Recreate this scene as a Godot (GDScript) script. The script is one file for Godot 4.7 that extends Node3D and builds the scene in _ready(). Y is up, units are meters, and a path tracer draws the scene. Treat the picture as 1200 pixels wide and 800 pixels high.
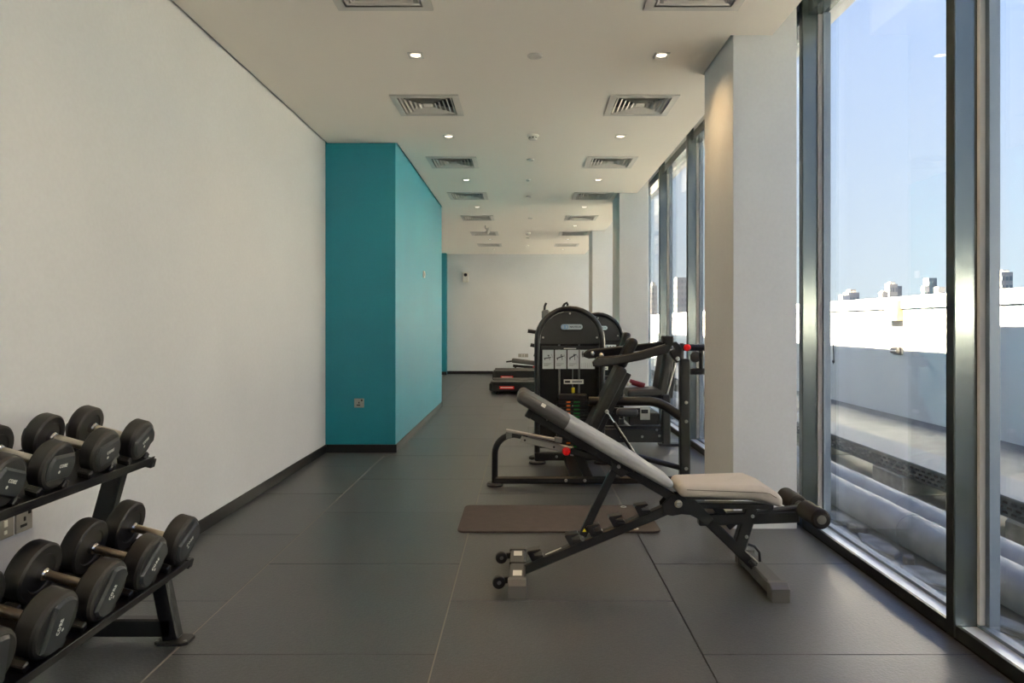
extends Node3D
# A hotel gym: white wall and dumbbell rack on one side, a curtain wall over a terrace on the other.
# Depth into the room is given as a positive number d and lies along -z: P(x, y, d).

const WALL_X := -1.935      # left wall face
const CEIL := 3.0
const ROOM_END := 17.4
const ROOM_START := -4.0
const MULL := 1.70          # inner face of the mullions
const GLASS := 1.80

var M := {}
var used_names := {}
var rng := RandomNumberGenerator.new()

static func P(x: float, y: float, d: float) -> Vector3:
	return Vector3(x, y, -d)

# ---------------------------------------------------------------- mesh builder
class MB:
	var v := PackedVector3Array()
	var n := PackedVector3Array()
	var t := PackedVector2Array()

	func tri(a: Vector3, b: Vector3, c: Vector3, na: Vector3, nb: Vector3, nc: Vector3, ua := Vector2.ZERO, ub := Vector2.ZERO, uc := Vector2.ZERO) -> void:
		var g := (b - a).cross(c - a)
		if g.length_squared() < 1e-18:
			return
		if g.dot(na + nb + nc) > 0.0:
			v.append_array([a, c, b]); n.append_array([na, nc, nb]); t.append_array([ua, uc, ub])
		else:
			v.append_array([a, b, c]); n.append_array([na, nb, nc]); t.append_array([ua, ub, uc])

	func quad(a: Vector3, b: Vector3, c: Vector3, d: Vector3, nn: Vector3) -> void:
		var u := [Vector2(0, 1), Vector2(1, 1), Vector2(1, 0), Vector2(0, 0)]
		tri(a, b, c, nn, nn, nn, u[0], u[1], u[2])
		tri(a, c, d, nn, nn, nn, u[0], u[2], u[3])

	func squad(a, b, c, d, na, nb, nc, nd) -> void:
		tri(a, b, c, na, nb, nc)
		tri(a, c, d, na, nc, nd)

	# chamfered box
	func box(c: Vector3, s: Vector3, bs := Basis(), bev := 0.0) -> MB:
		var h := s * 0.5
		bev = minf(bev, minf(h.x, minf(h.y, h.z)) * 0.9)
		var q := h - Vector3.ONE * bev
		for ax in 3:
			var u := (ax + 1) % 3
			var w := (ax + 2) % 3
			for sg in [-1.0, 1.0]:
				var nn := Vector3.ZERO
				nn[ax] = sg
				var pts := []
				for k in [[-1, -1], [1, -1], [1, 1], [-1, 1]]:
					var p := Vector3.ZERO
					p[ax] = sg * h[ax]; p[u] = k[0] * q[u]; p[w] = k[1] * q[w]
					pts.append(c + bs * p)
				quad(pts[0], pts[1], pts[2], pts[3], bs * nn)
		if bev > 0.0:
			for ax in 3:
				var u := (ax + 1) % 3
				var w := (ax + 2) % 3
				for su in [-1.0, 1.0]:
					for sw in [-1.0, 1.0]:
						var nn := Vector3.ZERO
						nn[u] = su; nn[w] = sw
						var pts := []
						for k in [[-1, 0], [1, 0], [1, 1], [-1, 1]]:
							var p := Vector3.ZERO
							p[ax] = k[0] * q[ax]
							p[u] = su * (h[u] if k[1] == 0 else q[u])
							p[w] = sw * (q[w] if k[1] == 0 else h[w])
							pts.append(c + bs * p)
						quad(pts[0], pts[1], pts[2], pts[3], (bs * nn).normalized())
			for sx in [-1.0, 1.0]:
				for sy in [-1.0, 1.0]:
					for sz in [-1.0, 1.0]:
						var nn := (bs * Vector3(sx, sy, sz)).normalized()
						tri(c + bs * Vector3(sx * h.x, sy * q.y, sz * q.z), c + bs * Vector3(sx * q.x, sy * h.y, sz * q.z), c + bs * Vector3(sx * q.x, sy * q.y, sz * h.z), nn, nn, nn)
		return self

	# box between two corners
	func span(a: Vector3, b: Vector3, bev := 0.0) -> MB:
		return box((a + b) * 0.5, (b - a).abs(), Basis(), bev)

	# rectangular beam from a to b: w across, h along up
	func beam(a: Vector3, b: Vector3, w: float, h: float, up := Vector3.UP, bev := 0.003) -> MB:
		var f := (b - a).normalized()
		var r := f.cross(up).normalized()
		var uu := r.cross(f).normalized()
		return box((a + b) * 0.5, Vector3(w, h, a.distance_to(b)), Basis(r, uu, -f), bev)

	# round tube along points
	func tube(pts: Array, r: float, segs := 12, caps := true) -> MB:
		var rings := []
		var norms := []
		var f0: Vector3 = (pts[1] - pts[0]).normalized()
		var side := f0.cross(Vector3.UP if absf(f0.y) < 0.9 else Vector3.RIGHT).normalized()
		for i in pts.size():
			var f: Vector3
			if i == 0: f = f0
			elif i == pts.size() - 1: f = (pts[i] - pts[i - 1]).normalized()
			else: f = ((pts[i] - pts[i - 1]).normalized() + (pts[i + 1] - pts[i]).normalized()).normalized()
			side = (side - f * side.dot(f)).normalized()
			var up := side.cross(f)
			var ring := []
			var nr := []
			for k in segs:
				var a := TAU * k / segs
				var d := side * cos(a) + up * sin(a)
				ring.append(pts[i] + d * r); nr.append(d)
			rings.append(ring); norms.append(nr)
		for i in pts.size() - 1:
			for k in segs:
				var l := (k + 1) % segs
				squad(rings[i][k], rings[i][l], rings[i + 1][l], rings[i + 1][k], norms[i][k], norms[i][l], norms[i + 1][l], norms[i + 1][k])
		if caps:
			for e in [0, pts.size() - 1]:
				var nn: Vector3 = -f0 if e == 0 else (pts[e] - pts[e - 1]).normalized()
				for k in segs:
					tri(pts[e], rings[e][k], rings[e][(k + 1) % segs], nn, nn, nn)
		return self

	# surface of revolution: profile of (radius, along axis)
	func lathe(prof: Array, o: Vector3, axis: Vector3, segs := 20) -> MB:
		axis = axis.normalized()
		var s := axis.cross(Vector3.UP if absf(axis.y) < 0.9 else Vector3.RIGHT).normalized()
		var w := axis.cross(s)
		for i in prof.size() - 1:
			var p: Vector2 = prof[i]
			var q: Vector2 = prof[i + 1]
			var e := q - p
			var nn := Vector2(e.y, -e.x).normalized()
			for k in segs:
				var a := TAU * k / segs
				var b := TAU * (k + 1) / segs
				var da := s * cos(a) + w * sin(a)
				var db := s * cos(b) + w * sin(b)
				var na := da * nn.x + axis * nn.y
				var nb := db * nn.x + axis * nn.y
				squad(o + da * p.x + axis * p.y, o + db * p.x + axis * p.y, o + db * q.x + axis * q.y, o + da * q.x + axis * q.y, na, nb, nb, na)
		return self

	# polygon in local x, y extruded by depth along local z (centred), with an optional chamfer
	func prism(poly: Array, depth: float, xf := Transform3D(), bev := 0.0) -> MB:
		var pv := PackedVector2Array(poly)
		if Geometry2D.is_polygon_clockwise(pv):
			pv.reverse()
		var m := pv.size()
		var inner := PackedVector2Array()
		for i in m:
			var e0 := (pv[i] - pv[(i + m - 1) % m]).normalized()
			var e1 := (pv[(i + 1) % m] - pv[i]).normalized()
			var n0 := Vector2(-e0.y, e0.x)
			var n1 := Vector2(-e1.y, e1.x)
			var bi := (n0 + n1).normalized()
			inner.append(pv[i] + bi * bev / maxf(0.4, bi.dot(n0)))
		var idx := Geometry2D.triangulate_polygon(inner)
		var h := depth * 0.5
		for sg in [-1.0, 1.0]:
			var nn: Vector3 = xf.basis * Vector3(0, 0, sg)
			for k in range(0, idx.size(), 3):
				var q := []
				for j in 3:
					var p := inner[idx[k + j]]
					q.append(xf * Vector3(p.x, p.y, sg * h))
				tri(q[0], q[1], q[2], nn, nn, nn)
		for i in m:
			var j := (i + 1) % m
			var e := (pv[j] - pv[i]).normalized()
			var o := Vector3(e.y, -e.x, 0)
			quad(xf * Vector3(pv[i].x, pv[i].y, -h + bev), xf * Vector3(pv[j].x, pv[j].y, -h + bev), xf * Vector3(pv[j].x, pv[j].y, h - bev), xf * Vector3(pv[i].x, pv[i].y, h - bev), xf.basis * o)
			if bev > 0.0:
				for sg in [-1.0, 1.0]:
					quad(xf * Vector3(pv[i].x, pv[i].y, sg * (h - bev)), xf * Vector3(pv[j].x, pv[j].y, sg * (h - bev)), xf * Vector3(inner[j].x, inner[j].y, sg * h), xf * Vector3(inner[i].x, inner[i].y, sg * h), (xf.basis * (o + Vector3(0, 0, sg))).normalized())
		return self

	# rounded cushion; bend, if given, moves each local point
	func pad(s: Vector3, r: float, xf := Transform3D(), k := 5, bend = null) -> MB:
		var h := s * 0.5 - Vector3.ONE * r
		var rows := []
		var lats := []
		for sy in [-1.0, 1.0]:
			for i in k + 1:
				var a: float = (-90.0 + 90.0 * i / k) if sy < 0.0 else 90.0 * i / k
				lats.append([deg_to_rad(a), sy])
		for la in lats:
			var row := []
			for qd in 4:
				for i in k + 1:
					var b := deg_to_rad(90.0 * qd + 90.0 * i / k)
					var d := Vector3(cos(la[0]) * cos(b), sin(la[0]), cos(la[0]) * sin(b))
					var sg := Vector3(1.0 if qd == 0 or qd == 3 else -1.0, la[1], 1.0 if qd < 2 else -1.0)
					# extra points along the flats so that a bend has something to move
					row.append([sg * h + d * r, d])
			rows.append(row)
		var fine := []
		for row in rows:
			var out := []
			for i in row.size():
				var a: Array = row[i]
				var b: Array = row[(i + 1) % row.size()]
				out.append(a)
				if a[0].distance_to(b[0]) > r * 1.5:
					for f in range(1, 6):
						out.append([a[0].lerp(b[0], f / 6.0), a[1]])
			fine.append(out)
		for i in fine.size():
			for j in fine[i].size():
				if bend != null:
					fine[i][j] = [bend.call(fine[i][j][0]), fine[i][j][1]]
		for i in fine.size() - 1:
			for j in fine[i].size():
				var l: int = (j + 1) % fine[i].size()
				var q := [fine[i][j], fine[i][l], fine[i + 1][l], fine[i + 1][j]]
				squad(xf * q[0][0], xf * q[1][0], xf * q[2][0], xf * q[3][0], (xf.basis * q[0][1]).normalized(), (xf.basis * q[1][1]).normalized(), (xf.basis * q[2][1]).normalized(), (xf.basis * q[3][1]).normalized())
		for e in [0, fine.size() - 1]:
			var c := Vector3.ZERO
			for q in fine[e]: c += q[0]
			c /= fine[e].size()
			var nn: Vector3 = (xf.basis * Vector3(0, -1.0 if e == 0 else 1.0, 0)).normalized()
			for j in fine[e].size():
				tri(xf * c, xf * fine[e][j][0], xf * fine[e][(j + 1) % fine[e].size()][0], nn, nn, nn)
		return self

	func mesh() -> ArrayMesh:
		var arr := []
		arr.resize(Mesh.ARRAY_MAX)
		arr[Mesh.ARRAY_VERTEX] = v
		arr[Mesh.ARRAY_NORMAL] = n
		arr[Mesh.ARRAY_TEX_UV] = t
		var m := ArrayMesh.new()
		m.add_surface_from_arrays(Mesh.PRIMITIVE_TRIANGLES, arr)
		return m

# ---------------------------------------------------------------- nodes
func numbered(called: String) -> String:
	if not used_names.has(called):
		used_names[called] = 0
		return called
	used_names[called] += 1
	return "%s_%03d" % [called, used_names[called]]

func meta(o: Node, label := "", category := "", group := "", kind := "") -> void:
	if label: o.set_meta("label", label)
	if category: o.set_meta("category", category)
	if group: o.set_meta("group", group)
	if kind: o.set_meta("kind", kind)

func thing(called: String, label: String, category: String, at := Vector3.ZERO, turn := 0.0, group := "") -> Node3D:
	var o := Node3D.new()
	o.name = numbered(called)
	add_child(o)
	o.position = at
	o.rotation.y = turn
	meta(o, label, category, group)
	return o

func structure(called: String, label := "", at := Vector3.ZERO) -> Node3D:
	var o := Node3D.new()
	o.name = numbered(called)
	add_child(o)
	o.position = at
	meta(o, label, "", "", "structure")
	return o

func part(called: String, mb, mat: Material, parent: Node, label := "") -> MeshInstance3D:
	var o := MeshInstance3D.new()
	o.name = called if parent != self else numbered(called)
	o.mesh = mb.mesh() if mb is MB else mb
	o.material_override = null
	o.mesh.surface_set_material(0, mat) if o.mesh is ArrayMesh else o.set_surface_override_material(0, mat)
	parent.add_child(o, true)
	if label: o.set_meta("label", label)
	return o

func shared(called: String, mesh: Mesh, mat: Material, parent: Node, at := Vector3.ZERO, bs := Basis()) -> MeshInstance3D:
	var o := MeshInstance3D.new()
	o.name = called
	o.mesh = mesh
	o.set_surface_override_material(0, mat)
	o.transform = Transform3D(bs, at)
	parent.add_child(o, true)
	return o

func copy(o: Node3D, at: Vector3, label := "", group := "") -> Node3D:
	var c: Node3D = o.duplicate()
	var stem := str(o.name)
	if stem.length() > 4 and stem.substr(stem.length() - 3).is_valid_int() and stem[stem.length() - 4] == "_":
		stem = stem.substr(0, stem.length() - 4)
	c.name = numbered(stem)
	add_child(c)
	c.position = at
	if label: c.set_meta("label", label)
	if group: c.set_meta("group", group)
	return c

func text(called: String, s: String, height: float, mat: Material, parent: Node, xf: Transform3D) -> MeshInstance3D:
	var tm := TextMesh.new()
	var f := SystemFont.new()
	f.font_names = PackedStringArray(["Droid Sans"])
	f.font_weight = 700
	tm.font = f
	tm.text = s
	tm.font_size = 32
	tm.pixel_size = height / 24.0
	tm.depth = 0.0008
	var o := MeshInstance3D.new()
	o.name = called
	o.mesh = tm
	o.set_surface_override_material(0, mat)
	o.transform = xf
	parent.add_child(o, true)
	return o

# ---------------------------------------------------------------- materials
func mat(called: String, c: Color, rough := 0.6, metal := 0.0, spec := 0.5) -> StandardMaterial3D:
	var m := StandardMaterial3D.new()
	m.resource_name = called
	m.albedo_color = c
	m.roughness = rough
	m.metallic = metal
	m.metallic_specular = spec
	M[called] = m
	return m

func noise_image(sd: int, freq: float, octaves: int, size := 512) -> Image:
	var f := FastNoiseLite.new()
	f.seed = sd
	f.noise_type = FastNoiseLite.TYPE_SIMPLEX_SMOOTH
	f.frequency = freq
	f.fractal_octaves = octaves
	return f.get_seamless_image(size, size)

func tint_texture(sd: int, freq: float, octaves: int, a: Color, b: Color, size := 512, speck := 0.0) -> ImageTexture:
	var im := noise_image(sd, freq, octaves, size)
	im.convert(Image.FORMAT_RGB8)
	var r := RandomNumberGenerator.new()
	r.seed = sd
	var out := Image.create(size, size, false, Image.FORMAT_RGB8)
	for y in size:
		for x in size:
			var c := a.lerp(b, im.get_pixel(x, y).r)
			if speck > 0.0:
				var k := 1.0 + (r.randf() - 0.5) * speck
				c = Color(c.r * k, c.g * k, c.b * k)
			out.set_pixel(x, y, c)
	out.generate_mipmaps()
	return ImageTexture.create_from_image(out)

func triplanar(m: StandardMaterial3D, tex: Texture2D, per_metre: float, world := true) -> StandardMaterial3D:
	m.albedo_color = Color.WHITE
	m.albedo_texture = tex
	m.uv1_triplanar = true
	m.uv1_world_triplanar = world
	m.uv1_scale = Vector3.ONE * per_metre
	return m

func relief(m: StandardMaterial3D, sd: int, freq: float, octaves: int, cm: float) -> void:
	m.heightmap_enabled = true
	m.heightmap_texture = ImageTexture.create_from_image(noise_image(sd, freq, octaves, 512))
	m.heightmap_scale = cm

func make_materials() -> void:
	triplanar(mat("wall_paint", Color.WHITE, 0.85), tint_texture(3, 0.006, 4, Color(0.79, 0.808, 0.822), Color(0.82, 0.838, 0.852), 256, 0.02), 0.35)
	mat("ceiling_paint", Color(0.96, 0.94, 0.90), 0.9)
	triplanar(mat("teal_paint", Color.WHITE, 0.5), tint_texture(5, 0.006, 4, Color(0.0, 0.435, 0.52), Color(0.01, 0.465, 0.55), 256, 0.02), 0.35)
	mat("skirting_black", Color(0.055, 0.055, 0.06), 0.5)
	mat("slab_concrete", Color(0.58, 0.57, 0.55), 0.9)
	for k in 3:
		var m := mat("rubber_tile_%d" % k, Color.WHITE, 0.34, 0.0, 0.5)
		var lift: float = [0.0, 0.012, -0.012][k]
		triplanar(m, tint_texture(11 + k, 0.05, 4, Color(0.245 + lift, 0.257 + lift, 0.27 + lift), Color(0.275 + lift, 0.284 + lift, 0.294 + lift), 512, 0.36), 1.3)
		m.roughness = 0.38
		relief(m, 41, 0.09, 3, 0.05)
	mat("joint_dust", Color(0.52, 0.50, 0.47), 0.95)
	mat("joint_black", Color(0.06, 0.06, 0.06), 0.95)
	mat("mullion_metal", Color(0.44, 0.48, 0.49), 0.18, 0.7)
	mat("mullion_edge", Color(0.12, 0.13, 0.13), 0.45, 0.2)
	mat("frame_silver", Color(0.88, 0.89, 0.90), 0.5, 0.0)
	mat("frame_blue_grey", Color(0.38, 0.44, 0.51), 0.45, 0.1)
	mat("sill_metal", Color(0.78, 0.82, 0.86), 0.32, 0.25)
	var g := mat("window_glass", Color(0.75, 0.85, 0.90, 0.03), 0.0)
	g.transparency = BaseMaterial3D.TRANSPARENCY_ALPHA
	mat("black_metal", Color(0.055, 0.06, 0.07), 0.38, 0.0, 0.5)
	mat("black_plastic", Color(0.06, 0.06, 0.065), 0.5)
	mat("charcoal_panel", Color(0.145, 0.145, 0.15), 0.35)
	mat("chrome", Color(0.82, 0.82, 0.83), 0.16, 1.0)
	mat("steel_grip", Color(0.80, 0.77, 0.72), 0.3, 1.0)
	mat("steel_bright", Color(0.74, 0.73, 0.72), 0.28, 0.9)
	mat("steel_grey", Color(0.47, 0.47, 0.47), 0.45, 0.5)
	mat("cap_grey", Color(0.33, 0.325, 0.32), 0.5, 0.1)
	mat("foot_grey", Color(0.27, 0.265, 0.26), 0.5, 0.1)
	var rub := mat("dumbbell_rubber", Color(0.12, 0.118, 0.115), 0.55)
	triplanar(rub, tint_texture(61, 0.02, 4, Color(0.085, 0.085, 0.09), Color(0.125, 0.12, 0.115), 256, 0.15), 3.0, false)
	mat("cap_rubber", Color(0.16, 0.175, 0.19), 0.45)
	mat("print_white", Color(0.86, 0.86, 0.83), 0.6)
	mat("print_dark", Color(0.10, 0.11, 0.13), 0.6)
	mat("print_grey", Color(0.45, 0.46, 0.48), 0.6)
	mat("print_yellow", Color(0.85, 0.78, 0.10), 0.5)
	mat("print_blue", Color(0.45, 0.60, 0.78), 0.5)
	mat("red_plastic", Color(0.82, 0.05, 0.05), 0.35)
	mat("red_dark", Color(0.45, 0.04, 0.07), 0.45)
	mat("plate_orange", Color(0.85, 0.42, 0.14), 0.5)
	mat("plate_green", Color(0.05, 0.42, 0.16), 0.5)
	mat("label_plate", Color(0.68, 0.74, 0.78), 0.4, 0.3)
	var vg := mat("vinyl_light", Color(0.58, 0.595, 0.60), 0.5)
	relief(vg, 71, 0.12, 2, 0.02); vg.uv1_triplanar = true; vg.uv1_scale = Vector3.ONE * 6
	mat("vinyl_dark", Color(0.27, 0.265, 0.26), 0.5)
	mat("vinyl_beige", Color(0.73, 0.71, 0.67), 0.45)
	mat("vinyl_black", Color(0.08, 0.078, 0.078), 0.42)
	mat("seam_thread", Color(0.36, 0.34, 0.32), 0.8)
	mat("foam_black", Color(0.10, 0.09, 0.085), 0.85)
	triplanar(mat("mat_brown", Color.WHITE, 0.9), tint_texture(81, 0.03, 4, Color(0.23, 0.198, 0.178), Color(0.265, 0.23, 0.205), 256, 0.12), 1.5)
	mat("mat_edge", Color(0.09, 0.08, 0.075), 0.9)
	mat("vent_white", Color(0.84, 0.83, 0.80), 0.5)
	mat("duct_steel", Color(0.56, 0.57, 0.57), 0.6, 0.3)
	mat("fitting_white", Color(0.85, 0.84, 0.81), 0.5)
	mat("socket_steel", Color(0.58, 0.57, 0.55), 0.35, 0.5)
	mat("socket_slot", Color(0.04, 0.04, 0.04), 0.6)
	var lamp := mat("downlight_glow", Color(1, 1, 1), 0.5)
	lamp.emission_enabled = true
	lamp.emission = Color(1.0, 0.93, 0.82)
	lamp.emission_energy_multiplier = 3.0
	triplanar(mat("parapet_white", Color.WHITE, 0.9), tint_texture(91, 0.004, 5, Color(0.71, 0.75, 0.78), Color(0.755, 0.795, 0.825), 512, 0.03), 0.25)
	triplanar(mat("terrace_screed", Color.WHITE, 0.9), tint_texture(93, 0.01, 5, Color(0.32, 0.34, 0.355), Color(0.43, 0.45, 0.465), 512, 0.08), 0.5)
	triplanar(mat("pipe_wrap", Color.WHITE, 0.8), tint_texture(95, 0.01, 5, Color(0.40, 0.43, 0.46), Color(0.55, 0.57, 0.60), 512, 0.05), 0.8)
	triplanar(mat("block_concrete", Color.WHITE, 0.9), tint_texture(97, 0.012, 5, Color(0.40, 0.40, 0.38), Color(0.60, 0.60, 0.57), 512, 0.08), 1.2)
	triplanar(mat("rubble", Color.WHITE, 0.95), tint_texture(99, 0.015, 5, Color(0.30, 0.28, 0.25), Color(0.62, 0.60, 0.56), 512, 0.15), 1.6)
	mat("tray_metal", Color(0.34, 0.38, 0.43), 0.9)
	mat("tray_side", Color(0.16, 0.18, 0.20), 0.5, 0.3)
	mat("bulkhead_grey", Color(0.32, 0.31, 0.30), 0.6)
	mat("cream_render", Color(0.42, 0.365, 0.28), 0.9)
	mat("cable_black", Color(0.12, 0.12, 0.12), 0.7)
	mat("tower_concrete", Color(0.60, 0.60, 0.60), 0.8)
	mat("tower_render", Color(0.80, 0.79, 0.77), 0.8)
	mat("tower_glazing", Color(0.40, 0.44, 0.49), 0.7)
	mat("tower_window", Color(0.38, 0.42, 0.46), 0.4)
	mat("roof_screed", Color(0.6, 0.6, 0.58), 0.95)

# ---------------------------------------------------------------- scene
func _ready() -> void:
	rng.seed = 7
	# camera: shift lens, level
	var cam := Camera3D.new()
	cam.name = "camera"
	var near := 0.05
	cam.projection = Camera3D.PROJECTION_FRUSTUM
	cam.size = 800.0 / 815.0 * near
	cam.frustum_offset = Vector2(-15.0, -20.0) / 815.0 * near
	cam.near = near
	cam.far = 3000.0
	cam.position = P(0, 1.242, 0)
	add_child(cam)
	cam.current = true
	# sky
	var sky_mat := ProceduralSkyMaterial.new()
	sky_mat.sky_top_color = Color(0.34, 0.57, 0.92)
	sky_mat.sky_horizon_color = Color(0.70, 0.75, 0.77)
	sky_mat.sky_curve = 0.60
	sky_mat.sky_energy_multiplier = 1.0
	sky_mat.ground_horizon_color = Color(0.70, 0.72, 0.72)
	sky_mat.ground_bottom_color = Color(0.62, 0.60, 0.57)
	var sky := Sky.new()
	sky.sky_material = sky_mat
	var env := Environment.new()
	env.background_mode = Environment.BG_SKY
	env.sky = sky
	env.tonemap_mode = Environment.TONE_MAPPER_LINEAR
	env.tonemap_exposure = 1.92
	env.sdfgi_enabled = true
	env.ssao_enabled = true
	env.ssil_enabled = true
	var we := WorldEnvironment.new()
	we.name = "environment"
	we.environment = env
	add_child(we)
	# sun from behind the building, striking the terrace parapet
	var sun := DirectionalLight3D.new()
	sun.name = "sun"
	sun.light_color = Color(1.0, 0.895, 0.74)
	sun.light_energy = 60.0
	sun.light_angular_distance = 0.53
	sun.sky_mode = DirectionalLight3D.SKY_MODE_LIGHT_ONLY
	sun.shadow_enabled = true
	add_child(sun)
	sun.look_at_from_position(Vector3(-10, 10, -1), Vector3(0, 0, 0))

	make_materials()
	build_shell()
	build_ceiling()
	build_windows()
	build_terrace()
	build_city()
	build_ceiling_fittings()
	build_wall_fittings()
	build_rack()
	build_bench()
	build_mat()
	build_press()
	build_leg_machine()
	build_treadmills()
	build_back_equipment()

const PILLARS := [[4.23, 4.90], [9.31, 10.03], [13.05, 13.75]]

func build_shell() -> void:
	# floor: slab, rubber tiles in running bond, dusty joints
	var fl := structure("floor", "dark grey rubber tile floor with pale dusty joints")
	part("slab", MB.new().span(P(-3.0, -0.15, ROOM_START - 0.3), P(1.95, -0.006, ROOM_END + 0.3)), M.joint_black, fl)
	var cols := [[WALL_X, -1.332, 3.124], [-1.332, -0.336, 2.618], [-0.336, 0.669, 3.124], [0.669, MULL, 2.618]]
	var meshes := {}
	var count := 0
	for c in cols:
		var d: float = c[2] - 8.0 * 0.99
		while d < ROOM_END:
			var d0 := maxf(d, ROOM_START)
			var d1 := minf(d + 0.99, ROOM_END)
			if d1 - d0 > 0.05:
				var key := "%.3f %.3f" % [c[1] - c[0], d1 - d0]
				if not meshes.has(key):
					meshes[key] = MB.new().box(Vector3.ZERO, Vector3(c[1] - c[0] - 0.005, 0.012, d1 - d0 - 0.003), Basis(), 0.0012).mesh()
				var lift := (rng.randf() - 0.5) * 0.0008
				shared("tile", meshes[key], M["rubber_tile_%d" % (rng.randi() % 3)], fl, P((c[0] + c[1]) * 0.5, -0.006 + lift, (d0 + d1) * 0.5))
				count += 1
			d += 0.99
	# recess beyond the partition
	shared("tile", MB.new().box(Vector3.ZERO, Vector3(0.66, 0.012, 6.9), Basis(), 0.0012).mesh(), M.rubber_tile_0, fl, P(-2.27, -0.006, 13.95))
	for j in [[-1.332, ROOM_START, ROOM_END, "joint_dust"], [-0.336, ROOM_START, ROOM_END, "joint_dust"], [0.669, 4.15, ROOM_END, "joint_dust"]]:
		part("joint_filler", MB.new().span(P(j[0] - 0.0024, -0.006, j[1]), P(j[0] + 0.0024, -0.0006, j[2])), M[j[3]], fl)

	var wl := structure("wall_left", "plain white painted wall behind the dumbbell rack")
	part("plaster", MB.new().span(P(WALL_X - 0.25, -0.1, ROOM_START - 0.2), P(WALL_X, 3.5, 6.75)), M.wall_paint, wl)
	var wt := structure("wall_teal", "teal painted wall block standing out from the white wall")
	part("plaster", MB.new().span(P(-2.9, -0.1, 6.75), P(-1.255, 3.5, 10.5), 0.003), M.teal_paint, wt)
	var wr := structure("wall_recess", "set-back side wall hidden behind the teal block")
	part("plaster", MB.new().span(P(-2.9, -0.1, 10.5), P(-2.6, 3.5, ROOM_END + 0.2)), M.wall_paint, wr)
	var wp := structure("wall_teal_pier", "narrow dark teal pier beside the far white wall")
	part("plaster", MB.new().span(P(-2.6, -0.1, 17.15), P(-1.94, 3.5, ROOM_END)), M.teal_paint, wp)
	var wb := structure("wall_back", "plain white wall closing the far end of the gym")
	part("plaster", MB.new().span(P(-2.9, -0.1, ROOM_END), P(2.0, 3.8, ROOM_END + 0.25)), M.wall_paint, wb)
	var wf := structure("wall_front", "white wall behind the viewer")
	part("plaster", MB.new().span(P(-2.3, -0.1, ROOM_START - 0.25), P(2.0, 3.8, ROOM_START)), M.wall_paint, wf)

	var b := 0.078
	var t := 0.012
	var bl := structure("baseboard_left", "black skirting along the white wall")
	part("skirting", MB.new().span(P(WALL_X, 0, ROOM_START), P(WALL_X + t, b, 6.75), 0.002), M.skirting_black, bl)
	var bt := structure("baseboard_teal", "black skirting round the teal block")
	part("skirting", MB.new().span(P(WALL_X + t, 0, 6.75 - t), P(-1.255 + t, b, 6.75), 0.002), M.skirting_black, bt)
	part("skirting", MB.new().span(P(-1.255, 0, 6.75), P(-1.255 + t, b, 10.5), 0.002), M.skirting_black, bt)
	var bb := structure("baseboard_back", "black skirting along the far wall")
	part("skirting", MB.new().span(P(-1.94, 0, ROOM_END - t), P(1.7, b, ROOM_END), 0.002), M.skirting_black, bb)
	part("skirting", MB.new().span(P(-2.6, 0, 17.15 - t), P(-1.94 + t, b, 17.15), 0.002), M.skirting_black, bb)

	var names := ["broad white square pillar beside the bench", "white pillar between the two window bays behind the machines", "white pillar nearest the far wall"]
	for i in 3:
		var p := structure("pillar", names[i])
		part("plaster", MB.new().span(P(1.266, -0.05, PILLARS[i][0]), P(1.655, 3.5, PILLARS[i][1]), 0.004), M.wall_paint, p)

	# roof above and the facade band over the windows; the upstand is higher near the viewer
	var rf := structure("roof", "flat roof slab over the gym")
	part("slab", MB.new().span(P(-4.2, 3.5, -8.0), P(2.0, 3.62, 26.0)), M.roof_screed, rf)
	part("upstand", MB.new().span(P(1.80, 3.62, 7.6), P(2.0, 3.80, 26.0)), M.parapet_white, rf)
	part("upstand", MB.new().span(P(1.80, 3.62, -8.0), P(2.0, 4.11, 7.6)), M.parapet_white, rf)
	var fa := structure("wall_facade", "outer wall of the building before and beyond the gym")
	part("plaster", MB.new().span(P(1.7, -0.2, ROOM_END + 0.25), P(2.0, 3.5, 26.0)), M.parapet_white, fa)
	part("plaster", MB.new().span(P(1.7, -0.2, -8.0), P(2.0, 3.5, ROOM_START - 0.25)), M.parapet_white, fa)
	part("plaster", MB.new().span(P(1.76, 3.20, ROOM_START - 0.25), P(2.0, 3.5, ROOM_END + 0.25)), M.wall_paint, fa)

const RANK := ["first", "second", "third", "fourth", "fifth", "sixth", "seventh", "eighth", "ninth", "tenth", "eleventh"]
const VENT_L := -0.775
const VENT_R := 0.925
const VENT_H := 0.225       # half the opening
var vent_d := []

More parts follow.
